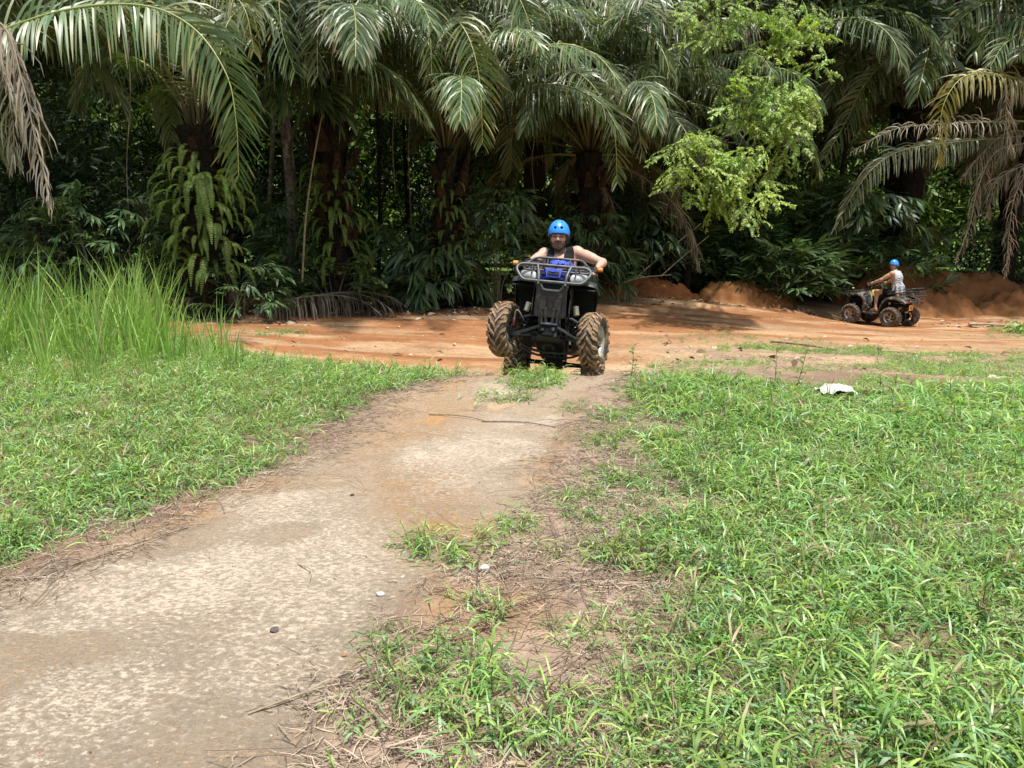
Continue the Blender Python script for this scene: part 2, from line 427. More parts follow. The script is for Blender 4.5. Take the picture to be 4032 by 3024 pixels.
C = lambda *a: np.array(a, float)
def ground_colour(x, y):
    x = x[:, None]; y = y[:, None]
    n1 = fbm(x, y, 1.1, 4, 31); n2 = fbm(x, y, .22, 4, 33); n3 = fbm(x * .45, y * 1.7, .8, 4, 35)
    soil = C(.20, .135, .095) * (.75 + .5 * n2)
    c = soil + 0 * x
    # straw / dead thatch belt
    belt = sstep(-.3, .2, x - poly_x(STRAW, y)) * sstep(-.3, .9, poly_x(RIGHT, y) + 1.6 - x) * (1 - sstep(8.5, 9.5, y))
    c = c * (1 - belt) + belt * C(.29, .215, .16) * (.7 + .6 * n2)
    # the path
    p = path_mask(x, y)
    tan = C(.315, .235, .155) * (.84 + .36 * n1)
    org = C(.32, .185, .08)
    o = np.maximum.reduce([blob(x, y, -.80, 6.2, .45, 1.0, -.2), blob(x, y, -.62, 7.4, .2, .7), blob(x, y, -.58, 4.7, .28, 1.4, .25), blob(x, y, -.42, 3.75, .3, .4), blob(x, y, -.22, 3.15, .3, .3), blob(x, y, .38, 5.5, .16, .9, -.15), blob(x, y, -1.8, 4.4, .3, .5, -.4), blob(x, y, .1, 7.9, .9, .35)])
    pc = tan * (1 - .85 * o) + org * .85 * o
    c = c * (1 - p) + pc * p
    # second orange stain runs into the thatch
    o2 = blob(x, y, -.12, 3.02, .3, .28) * .6
    c = c * (1 - o2) + org * .9 * o2
    # track: orange laterite with pale sandy scrapes
    t = sstep(8.4, 9.8, y + edge_noise(x, y) * 1.5) * (1 - sstep(28, 30, y))
    lat = C(.285, .133, .058) * (.72 + .6 * n3)
    sand = C(.40, .29, .175) * (.9 + .25 * n2)
    s = np.maximum.reduce([sstep(.46, .62, n3) * .65, blob(x, y, 2.2, 11.2, 2.0, 1.6) * .95, blob(x, y, 4.2, 14.4, 3.2, .5, .28) * .7, blob(x, y, -1.2, 11.0, 1.4, 1.0) * .8, blob(x, y, 7.5, 15.4, 5.5, 1.0, .1) * .6, blob(x, y, 7.5, 18.6, 3.4, .35, -.1) * .6,
                            sstep(1.5, 3.0, x) * (1 - sstep(14.5, 17, y + .1 * x)) * .85])
    s = np.clip(s * (.7 + .6 * n1), 0, 1)
    tc = lat * (1 - s) + sand * s
    dk = sstep(.5, .62, fbm(x * .5, y * 1.8, .6, 4, 41)) * .5     # churned darker clods
    tc = tc * (1 - dk * .35)
    c = c * (1 - t) + tc * t
    # ground turns brown-grey where grass grows
    g = green(x, y)
    c = c * (1 - .55 * g) + C(.15, .115, .07) * .55 * g
    litter = sstep(2.5, 3.5, x) * sstep(9, 10, y) * (1 - sstep(14, 15.5, y)) * sstep(.42, .56, fbm(x * .6, y * 1.5, .7, 4, 44))
    c = c * (1 - .6 * litter) + C(.24, .17, .13) * .6 * litter
    # forest floor
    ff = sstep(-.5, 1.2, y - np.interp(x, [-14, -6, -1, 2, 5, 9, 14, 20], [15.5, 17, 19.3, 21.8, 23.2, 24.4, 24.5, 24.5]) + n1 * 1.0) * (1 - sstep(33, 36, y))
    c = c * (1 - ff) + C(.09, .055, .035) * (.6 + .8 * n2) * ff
    gf = sstep(33, 36, y)
    c = c * (1 - gf) + C(.10, .17, .04) * gf
    return np.clip(c, .01, .8)
def crust_amount(x, y):
    p = path_mask(x, y)
    w = np.maximum.reduce([blob(x, y, -1.45, 4.1, .55, .6, .4), blob(x, y, -1.5, 3.3, .7, .5), blob(x, y, -.95, 3.4, .45, .8, .2), blob(x, y, .0, 5.7, .42, 1.2, -.35), blob(x, y, .25, 6.7, .22, .8, -.2), blob(x, y, -1.8, 2.4, .7, .7), blob(x, y, -.85, 2.8, .35, .5), blob(x, y, -.5, 5.2, .3, .5), blob(x, y, .1, 7.2, .35, .4)])
    return p * np.clip(.34 + .52 * w * (.3 + 1.2 * fbm(x, y, .45, 4, 51)) - .40 * sstep(.5, .6, fbm(x, y, .8, 3, 52)), 0, 1)

def axis(lo, hi, a, b, fine, mid, n_out):
    inner = np.arange(a, b + 1e-6, fine)
    def out(d, end):
        k = np.arange(1, n_out + 1) / n_out
        return mid * k * 6 + (abs(end) - mid * 6) * k ** 3
    L = a - out(-1, abs(lo - a)); R = b + out(1, abs(hi - b))
    return np.concatenate([L[::-1], inner, R])
gx = np.concatenate([axis(-160, 0, -9, -3, .09, .3, 24)[:24], np.arange(-9, -3, .09), np.arange(-3, 3, .034), np.arange(3, 15, .1), 15 + np.cumsum(np.geomspace(.15, 30, 34))])
gy = np.concatenate([-np.cumsum(np.geomspace(.2, 25, 18))[::-1], np.arange(0, 1.6, .1), np.arange(1.6, 9.5, .034), np.arange(9.5, 24, .075), 24 + np.cumsum(np.geomspace(.1, 30, 40))])
GX, GY = np.meshgrid(gx, gy)
gz = T(GX.ravel(), GY.ravel())
_pm = path_mask(GX.ravel(), GY.ravel())
gz = gz + (fbm(GX.ravel(), GY.ravel(), .07, 2, 61) - .5) * .008
na, nb = GX.shape
ii = np.arange(na * nb).reshape(na, nb)
GF = np.stack([ii[:-1, :-1], ii[:-1, 1:], ii[1:, 1:], ii[1:, :-1]], -1).reshape(-1, 4)
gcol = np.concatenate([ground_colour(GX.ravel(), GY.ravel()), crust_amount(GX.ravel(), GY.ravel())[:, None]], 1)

def ground_material():
    m, N, L, B = newmat("soil")
    at = N.new("ShaderNodeAttribute"); at.attribute_name = "col"
    tc = N.new("ShaderNodeTexCoord")
    def noise(scale, det=6, vec=None, rough=.6, typ=None):
        n = N.new("ShaderNodeTexNoise"); n.inputs["Scale"].default_value = scale; n.inputs["Detail"].default_value = det; n.inputs["Roughness"].default_value = rough
        L.new(vec or tc.outputs["Object"], n.inputs["Vector"]); return n
    def ramp(src, a, b, ca=(0, 0, 0), cb=(1, 1, 1)):
        r = N.new("ShaderNodeValToRGB"); r.color_ramp.elements[0].position = a; r.color_ramp.elements[1].position = b
        r.color_ramp.elements[0].color = (*ca, 1); r.color_ramp.elements[1].color = (*cb, 1)
        L.new(src, r.inputs["Fac"]); return r.outputs["Color"]
    def mix(t, f, a, b):
        q = N.new("ShaderNodeMixRGB"); q.blend_type = t
        for s, v in ((0, f), (1, a), (2, b)):
            if hasattr(v, 'links') or hasattr(v, 'is_linked'): L.new(v, q.inputs[s])
            elif isinstance(v, tuple): q.inputs[s].default_value = (*v, 1)
            else: q.inputs[s].default_value = v
        return q.outputs[0]
    fine = ramp(noise(55, 8).outputs["Fac"], .3, .7, (.78, .77, .76), (1.2, 1.2, 1.2))
    mid = ramp(noise(9, 6).outputs["Fac"], .3, .7, (.82, .81, .8), (1.16, 1.16, 1.16))
    c = mix('MULTIPLY', 1.0, at.outputs["Color"], fine)
    c = mix('MULTIPLY', 1.0, c, mid)
    # dried pale crust, flaked: amount comes with the sheet, the flakes from stretched noise
    mp = N.new("ShaderNodeMapping"); mp.inputs["Scale"].default_value = (1.0, 1.5, 1); mp.inputs["Rotation"].default_value = (0, 0, .3)
    L.new(tc.outputs["Object"], mp.inputs["Vector"])
    fl = noise(30, 12, mp.outputs[0], .82)
    sub = N.new("ShaderNodeMath"); sub.operation = 'MULTIPLY_ADD'; sub.inputs[1].default_value = .22
    L.new(at.outputs["Alpha"], sub.inputs[0]); L.new(fl.outputs["Fac"], sub.inputs[2])
    fk = ramp(sub.outputs[0], .53, .69)
    ns2 = noise(11, 7, mp.outputs[0], .7)
    ab = N.new("ShaderNodeMath"); ab.operation = 'SUBTRACT'; ab.inputs[1].default_value = .5; L.new(ns2.outputs["Fac"], ab.inputs[0])
    ab2 = N.new("ShaderNodeMath"); ab2.operation = 'ABSOLUTE'; L.new(ab.outputs[0], ab2.inputs[0])
    net = ramp(ab2.outputs[0], .004, .028, (1, 1, 1), (0, 0, 0))
    net = mix('MULTIPLY', 1.0, net, ramp(noise(3.2, 4).outputs["Fac"], .42, .6))
    fk = mix('ADD', .75, fk, net)
    have = ramp(at.outputs["Alpha"], .02, .12)
    fk = mix('MULTIPLY', 1.0, fk, have)
    crust = ramp(noise(70, 4).outputs["Fac"], .3, .7, (.40, .325, .24), (.49, .415, .325))
    c = mix('MIX', fk, c, crust)
    # pebbles and dark crumbs
    vo = N.new("ShaderNodeTexVoronoi"); vo.inputs["Scale"].default_value = 38; L.new(tc.outputs["Object"], vo.inputs["Vector"])
    crumb = ramp(vo.outputs["Distance"], .05, .11, (1, 1, 1), (0, 0, 0))
    gate = ramp(noise(6, 3).outputs["Fac"], .55, .62)
    crumb = mix('MULTIPLY', 1.0, crumb, gate)
    c = mix('MIX', mix('MULTIPLY', 1.0, crumb, (.7, .7, .7)), c, (.17, .11, .08))
    L.new(c, B.inputs["Base Color"])
    B.inputs["Roughness"].default_value = .93; B.inputs["Specular IOR Level"].default_value = .2
    bp = N.new("ShaderNodeBump"); bp.inputs["Strength"].default_value = .9; bp.inputs["Distance"].default_value = .018
    h = mix('ADD', 1.0, mix('MULTIPLY', 1.0, noise(45, 9).outputs["Fac"], (.8, .8, .8)), mix('MULTIPLY', 1.0, fk, (.25, .25, .25)))
    L.new(h, bp.inputs["Height"]); L.new(bp.outputs["Normal"], B.inputs["Normal"])
    return m
M_SOIL = ground_material()
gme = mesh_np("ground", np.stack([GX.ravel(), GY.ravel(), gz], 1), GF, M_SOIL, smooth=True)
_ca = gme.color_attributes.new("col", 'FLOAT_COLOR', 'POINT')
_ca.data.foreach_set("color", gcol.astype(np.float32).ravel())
ground = inst(gme, "ground")
tag(ground, "sandy path and orange laterite track with grass verges in front of the jungle", kind="structure")

# heaps of bulldozed earth -------------------------------------------
M_EARTH = mat("laterite", (.19, .066, .024), (.29, .115, .043), rough=.95, scale=3.0, bump=1.0, bscale=9, spec=.15, lo=.3, hi=.7)
M_EARTH2 = mat("pale_laterite", (.16, .07, .027), (.25, .12, .048), rough=.95, scale=2.2, bump=1.0, bscale=9, spec=.15, lo=.3, hi=.7)
def heap(name, cx, cy, rx, ry, h, mtl, seed, peaks, label, kind=None, cat="mound", n=90):
    u = np.linspace(-1.25, 1.25, n); UX, UY = np.meshgrid(u, u)
    x = cx + UX.ravel() * rx; y = cy + UY.ravel() * ry
    z = 0 * x
    for (px_, py_, r_, a_) in peaks:
        d = np.sqrt((UX.ravel() - px_) ** 2 + ((UY.ravel() - py_)) ** 2) / r_
        d = d + (fbm(x, y, .8, 4, seed) - .5) * .7
        z = np.maximum(z, a_ * (1 - sstep(0, 1.05, d)))
    z = z * h + (fbm(x, y, .16, 4, seed + 3) - .5) * .30 * sstep(0.02, .3, z) + (fbm(x, y, .6, 3, seed + 5) - .5) * .3 * sstep(.05, .4, z)
    zz = T0(x, y) - .09 + z
    I = np.arange(n * n).reshape(n, n)
    Fc = np.stack([I[:-1, :-1], I[:-1, 1:], I[1:, 1:], I[1:, :-1]], -1).reshape(-1, 4)
    me = mesh_np(name, np.stack([x - cx, y - cy, zz], 1), Fc, mtl, smooth=True)
    o = inst(me, name, loc=(cx, cy, 0))
    return tag(o, label, None if kind else cat, kind=kind, group=None if kind else "mounds of dug earth")
heap("earth_mound", 3.9, 23.0, 2.5, 1.5, .55, M_EARTH, 71, [(-.45, .1, .8, .85), (.1, .1, .8, 1.0), (-.1, .5, .9, .9)], "low red earth mound right of the nearer quad bike, bamboo poles lying across it")
heap("earth_mound", 7.1, 23.4, 1.8, 1.2, .72, M_EARTH2, 75, [(0, 0, 1.0, 1.0), (.4, .1, .6, .72)], "pale orange earth mound beside the long-leaved bush")
heap("earth_mound", -.9, 20.3, .8, .6, .5, M_EARTH, 77, [(-.35, 0, .6, 1.0), (.4, 0, .6, .9)], "small red earth lump under the leaves left of the nearer quad bike", n=50)
heap("earth_bank", 16.0, 25.0, 4.4, 2.2, 1.30, M_EARTH2, 79, [(-.75, .2, .5, 1.12), (-.45, .25, .6, .95), (-.1, .3, .55, .98), (.6, .3, .8, .75), (-.6, -.2, .6, .62), (.1, -.2, .7, .55)], "long brown earth bank behind the farther quad bike", kind="structure", n=130)
# ------------------------------------------------------------------ leaves and plants
class LB:
    """collects flat leaf ribbons (numpy) and a few tubes into one mesh"""
    def __init__(s): s.V = []; s.F = []; s.C = []; s.n = 0
    def ribbons(s, P, S, w, col):
        """P (K,m,3) centre lines, S (K,m,3) side directions, w (K,m) half widths, col (K,3) or (K,m,3)"""
        K, m = P.shape[:2]
        V = np.stack([P - S * w[..., None], P + S * w[..., None]], 2).reshape(-1, 3)
        b = (np.arange(K) * m * 2)[:, None] + np.arange(m - 1)[None] * 2
        F = np.stack([b, b + 1, b + 3, b + 2], -1).reshape(-1, 4) + s.n
        if col.ndim == 2: col = np.repeat(col[:, None], m, 1)
        s.V.append(V); s.F.append(F); s.C.append(np.repeat(col.reshape(-1, 3), 2, 0)); s.n += len(V)
    def tube(s, P, r, col, n=5):
        P = np.asarray(P, float); N = len(P); r = np.broadcast_to(np.asarray(r, float), (N,))
        Tn = nrm(np.gradient(P, axis=0)); ref = np.array([0, 0, 1.]) if abs(Tn[0][2]) < .9 else np.array([1., 0, 0])
        U = nrm(np.cross(Tn, ref)); Bn = np.cross(Tn, U)
        a = np.arange(n) * 2 * math.pi / n
        V = P[:, None] + r[:, None, None] * (np.cos(a)[None, :, None] * U[:, None] + np.sin(a)[None, :, None] * Bn[:, None])
        i = np.arange(N - 1)[:, None] * n; k = np.arange(n)[None]; l = (k + 1) % n
        F = np.stack([i + k, i + l, i + n + l, i + n + k], -1).reshape(-1, 4) + s.n
        s.V.append(V.reshape(-1, 3)); s.F.append(F); s.C.append(np.broadcast_to(np.asarray(col, float), (N * n, 3))); s.n += N * n
    def mesh(s, name, m):
        return mesh_np(name, np.concatenate(s.V), np.concatenate(s.F), m, col=np.concatenate(s.C), smooth=True)

def droop_lines(P0, D0, L, g, m, grow=1.0):
    """centre lines starting at P0 towards D0, bending to the ground; g (K,) bend per step"""
    K = len(P0); P = np.zeros((K, m, 3)); D = np.zeros((K, m, 3)); P[:, 0] = P0; d = nrm(D0)
    D[:, 0] = d
    for i in range(1, m):
        gg = (g * (1 + grow * i / m))[:, None]
        d = nrm(d + gg * np.array([0, 0, -1.]))
        P[:, i] = P[:, i - 1] + d * (L / (m - 1))[:, None]; D[:, i] = d
    return P, D

GREEN = C(.085, .15, .066); OLIVE = C(.165, .20, .075); YELLOW = C(.30, .24, .045); DRY = C(.40, .34, .26); GREY = C(.34, .31, .275)
def frond(curve, npair=52, leaf=.85, w=.021, dead=0.0, yellow=0.0, droop=.16, seed=0, start=.16, stem=.032, tip_dry=.25, m=5, lift=.0, face=None):
    rng = np.random.default_rng(seed)
    P = smooth_path(curve, 10); Tn = nrm(np.gradient(P, axis=0))
    seg = np.concatenate([[0], np.cumsum(np.linalg.norm(np.diff(P, axis=0), axis=1))]); seg /= seg[-1]
    lb = LB()
    rc = (OLIVE * 1.3 + YELLOW * .35) * (1 - dead) + DRY * dead * .7
    lb.tube(P, stem * (1 - .82 * seg ** .8), rc, 5)
    fb = np.clip(seg / .3, 0, 1)[:, None] if not dead else np.ones((len(P), 1))
    lb.C[-1] = np.repeat(C(.055, .038, .024) * (1 - fb) + np.asarray(rc) * fb, 5, 0)
    s = np.linspace(start, 1, npair); s = np.repeat(s, 2); side = np.tile([-1., 1.], npair)
    s = np.clip(s + rng.normal(0, .004, len(s)), start, 1); K = len(s)
    if dead > .5:
        keep = rng.random(K) < .8; s = s[keep]; side = side[keep]; K = len(s)
    P0 = np.stack([np.interp(s, seg, P[:, i]) for i in range(3)], 1); Tt = nrm(np.stack([np.interp(s, seg, Tn[:, i]) for i in range(3)], 1))
    up = np.array([0, 0, 1.]); B = np.cross(Tt, up); bad = np.linalg.norm(B, axis=1) < .25
    # keep the blade's plane steady where the midrib turns straight down
    ref = nrm(np.cross(Tn[len(Tn) // 4], up)) if np.linalg.norm(np.cross(Tn[len(Tn) // 4], up)) > .1 else np.array([1., 0, 0])
    B = nrm(B + ref * .6)
    if face is not None:      # blade twisted so that its upper side looks out over the clearing
        B = nrm(np.cross(Tt, np.array(face, float)))
    B = nrm(B - Tt * (B * Tt).sum(1)[:, None]); Nn = np.cross(B, Tt)
    prof = np.interp(s, [start, start + .12, .45, .75, .93, 1], [.35, .8, 1, .88, .55, .3])
    L = leaf * prof * rng.uniform(.85, 1.1, K)
    al = np.radians(np.interp(s, [0, .5, 1], [80, 66, 36])) + rng.normal(0, .06, K)
    be = np.where(rng.random(K) < .5, .38, -.12) + rng.normal(0, .10, K) + lift
    D0 = np.cos(al)[:, None] * Tt + np.sin(al)[:, None] * (side[:, None] * B * np.cos(be)[:, None] + Nn * np.sin(be)[:, None])
    g = droop * rng.uniform(.4, 1.6, K) * (1 + 1.2 * dead) * (.45 + .85 * np.linalg.norm(Tt[:, :2], axis=1) ** 1.5)
    if dead > .5: D0 = nrm(D0 + rng.normal(0, .16, (K, 3)))
    Q, D = droop_lines(P0, D0, L, g, m, 1.6)
    if dead > .3: Q[:, 1:] += rng.normal(0, .008 * dead, (K, m - 1, 3)) * np.arange(1, m)[None, :, None] ** .5
    S = nrm(np.cross(D, nrm(Tt + .35 * rng.normal(0, 1, (K, 3)))[:, None])) * .7 + nrm(np.cross(D, Nn[:, None])) * .7
    S = nrm(S)
    ww = np.interp(np.linspace(0, 1, m), [0, .3, .7, 1], [.6, 1, .75, .06])[None] * (w * rng.uniform(.8, 1.2, K) * (1 - .35 * dead))[:, None]
    mixy = np.clip(yellow + rng.normal(0, .12, K), 0, 1)[:, None]; mo = rng.random((K, 1)) * .55
    col = (GREEN * (1 - mo) + OLIVE * mo) * (1 - mixy) + YELLOW * mixy
    col = col * (1 - dead) + (DRY * (1 - mo) + GREY * mo) * rng.uniform(.6, 1.25, (K, 1)) * dead
    col = col * rng.uniform(.75, 1.25, (K, 1))
    colm = np.repeat(col[:, None], m, 1)
    td = (rng.random(K) < tip_dry)[:, None]
    colm[:, -1] = np.where(td, DRY * .9, colm[:, -1]); colm[:, -2] = np.where(td & (rng.random((K, 1)) < .5), YELLOW * .6 + DRY * .3, colm[:, -2])
    lb.ribbons(Q, S, ww, colm)
    return lb

M_FROND = leafmat("palm_frond", rough=.42, trans=.22, spec=.7, hue=.015, val=.25)
M_DRY = leafmat("dry_leaf", rough=.8, trans=.12, spec=.2, hue=.01, val=.25, tcol=(1, .9, .7))
M_LEAF = leafmat("broad_leaf", rough=.4, trans=.25, spec=.6, hue=.02, val=.3)
M_FERN = leafmat("fern", rough=.5, trans=.35, spec=.4, hue=.015, val=.25)
M_BRIGHT = leafmat("young_leaf", rough=.5, trans=.34, spec=.4, hue=.015, val=.25, tcol=(1.3, 1.35, .4))
M_JUNGLE = leafmat("jungle_leaf", rough=.55, trans=.18, spec=.3, hue=.02, val=.4)
M_BARK = mat("bark", (.010, .009, .007), (.032, .026, .020), rough=.95, scale=14, bump=1, bscale=30, spec=.15)
M_BARK2 = mat("pale_bark", (.10, .085, .065), (.22, .20, .165), rough=.9, scale=9, bump=.8, bscale=25, spec=.15)
M_STUB = mat("cut_stub", (.014, .011, .009), (.06, .036, .02), rough=.9, scale=12, bump=.8, spec=.15)
M_CANE = mat("cane", (.24, .20, .13), (.38, .33, .23), rough=.7, scale=9, spec=.3)

# shared frond shapes: bend only depends on the starting angle, so a turn about the vertical keeps it right
def generic_curve(e0, bend, L, side=0.0):
    pts = []; p = np.zeros(3); n = 8
    for i in range(n + 1):
        pts.append(p.copy()); t = i / n
        e = rad(e0) - rad(bend) * (t ** 1.25)
        p = p + np.array([math.cos(e), side * t * .5, math.sin(e)]) * L / n
    return pts
FROND_KINDS = []
for k, (e0, bend, L, dr, yl, dd) in enumerate([(80, 75, 5.0, .13, 0, 0), (72, 100, 5.4, .16, 0, 0), (64, 115, 5.6, .17, .02, 0), (55, 118, 5.6, .19, 0, 0), (46, 120, 5.4, .2, .05, 0), (36, 118, 5.2, .22, .05, 0),
                                             (24, 112, 5.0, .24, .12, .0), (8, 95, 4.6, .25, .3, .15), (-18, 70, 4.2, .2, .1, .95)]):
    for v in range(2):
        lb = frond(generic_curve(e0, bend, L, (-1) ** v * .35), npair=90, leaf=1.0, w=.020, droop=dr, yellow=yl, dead=dd, seed=100 + k * 2 + v, start=.2, stem=.045, m=5)
        FROND_KINDS.append(lb.mesh("frond_shape", M_DRY if dd > .5 else M_FROND))

def stub_mesh():
    b = MB()
    b.prism([(-.10, 0), (.10, 0), (.075, .22), (.045, .34), (-.05, .36), (-.075, .2)], lambda u, v, w_: (w_ * (1 - v * 1.2) + .05 + v * .35, u, v), .09)
    me = bpy.data.meshes.new("leaf_base_shape"); me.from_pydata(b.V, [], b.F); me.materials.append(M_STUB); return me
STUB = stub_mesh()
NSTUB = [0]
def palm(x, y, crown_z, label, seed, n=30, r=.34, stubs=0, base=None, skip=None, scale=1.0, kinds=None, lean=(0, 0)):
    rng = np.random.default_rng(seed)
    z0 = float(T(x, y)) - .1 if base is None else base
    root = tag(empty("oil_palm", (x, y, z0)), label, "palm tree", "oil palms along the jungle edge")
    h = crown_z - z0
    b = MB(); pts = []; rs = []
    for i in range(29):
        t = i / 28; pts.append((lean[0] * t * t + .03 * math.sin(t * 5 + seed), lean[1] * t * t, t * h)); rs.append(r * (1.25 - .3 * min(1, t * 3) + .12 * math.sin(t * 23 + seed) + .1 * (t > .85)))
    b.tube(pts, rs, 14)
    # shaggy fibre: displace the skin
    V = np.array(b.V); V[:, :2] += (rng.random((len(V), 2)) - .5) * .16; b.V = [tuple(v) for v in V]
    b.obj("trunk", M_BARK, root, sharp=80)
    for i in range(stubs):
        t = .12 + .84 * i / stubs; a = i * 2.3999 + rng.normal(0, .55); t += rng.normal(0, .02)
        s_ = rng.uniform(.6, 1.45) * (.75 + .5 * t)
        o = inst(STUB, "leaf_base", root, (lean[0] * t * t + math.cos(a) * r * .82, lean[1] * t * t + math.sin(a) * r * .82, t * h - .15), (0, rng.uniform(-.1, .25), a), s_)
    for i in range(n):
        t = (i + .5) / n; k = int(t * 8.4 + rng.uniform(-.5, .5)); k = max(0, min(8, k))
        if kinds: k = kinds[i % len(kinds)]
        a = i * 2.3999 + rng.normal(0, .15)
        if skip and skip(a % (2 * math.pi), k): continue
        o = inst(FROND_KINDS[k * 2 + int(rng.integers(2))], "frond", root, (lean[0] + math.cos(a) * .12, lean[1] + math.sin(a) * .12, h - .1 + .2 * (1 - t)), (0, 0, a), scale * rng.uniform(.88, 1.1))
    return root
def add_frond(root, pts, **kw):
    """a frond of this palm measured in the photograph; the curve is in world metres"""
    dead = kw.get('dead', 0)
    kw.setdefault('face', (0, -.75, .66)); kw['npair'] = int(kw['npair'] * 1.25); kw['w'] = kw.get('w', .021) * .85; lb = frond(pts, **kw)
    base = np.array(root.location)
    me = mesh_np("frond_shape", np.concatenate(lb.V) - base, np.concatenate(lb.F), M_DRY if dead > .5 else M_FROND, col=np.concatenate(lb.C), smooth=True)
    return inst(me, "frond", root)
def R2(az0, width):
    """true for azimuths within width (deg) of az0 (deg)"""
    return lambda a, k: abs((math.degrees(a) - az0 + 180) % 360 - 180) < width
# azimuths are counter-clockwise from +X; the camera lies at azimuth 270
PA = palm(-4.15, 18.5, 4.6, "oil palm with fern-hung trunk and many upright petioles, left of the middle of the picture", 1, n=50, stubs=46, r=.33, skip=lambda a, k: k >= 5)
PB = palm(-1.55, 19.0, 3.7, "oil palm with orange cut leaf bases straight behind and left of the nearer rider", 2, n=44, stubs=40, r=.28, skip=lambda a, k: k >= 5)
PC = palm(-6.6, 16.8, 3.9, "oil palm with ferns cloaking its trunk behind the tall grass", 3, n=26, stubs=30, r=.36, skip=lambda a, k: k >= 5 or (R2(270, 75)(a, k) and k >= 3))
PD = palm(-11.0, 13.6, 4.9, "oil palm at the left edge whose long frond reaches across the corner", 4, n=24, stubs=0, skip=lambda a, k: R2(310, 75)(a, k) and k >= 2)
PE = palm(2.08, 21.4, 3.9, "low oil palm with drooping grey-green fronds right above the nearer rider", 5, n=48, stubs=24, r=.32, skip=lambda a, k: k >= 6 and R2(270, 80)(a, k), scale=.95)
PF = palm(4.8, 24.6, 5.0, "oil palm behind the bright green tree", 6, n=34, stubs=14, skip=lambda a, k: k >= 7 and R2(270, 80)(a, k))
PG = palm(13.9, 27.6, 6.4, "oil palm with glossy arching fronds above the farther rider", 7, n=60, r=.36, skip=lambda a, k: k >= 6 and R2(250, 80)(a, k), scale=1.3)
PH = palm(17.6, 24.8, 4.8, "oil palm at the right edge with a yellow frond and many dead ones", 8, n=30, r=.38, skip=lambda a, k: k >= 4 and R2(225, 75)(a, k))
back = [(-9.5, 22.5, 6.2), (-13.5, 18.5, 6.0), (-5.5, 24.5, 7.2), (-1.5, 25, 7.0), (2.6, 26, 7.6), (6.2, 27.5, 8.2), (9.2, 29.5, 8.4), (14, 29, 8.2), (18.5, 26.5, 6.4), (19.5, 31, 8), (-17, 23, 7), (.6, 22.6, 6.0), (7.6, 25.0, 6.6), (-10, 28, 8.5), (4, 31, 9.5)]
for i, (x, y, z) in enumerate(back):
    where = ["far left", "at the far left edge", "left of the fern-hung palm", "left of centre", "in the centre", "right of centre", "behind the bright green tree", "above the farther rider", "at the right", "in the far right corner", "in the far left corner", "just behind the nearer rider's palm", "behind and right of the bright green tree", "deep in the left jungle", "deep in the middle jungle"][i]
    palm(x, y, z, "tall dark oil palm of the back row, %s" % where, 20 + i, n=26, r=.3, scale=1.12, kinds=[0, 1, 2, 3, 4, 5, 2, 3, 4, 6])

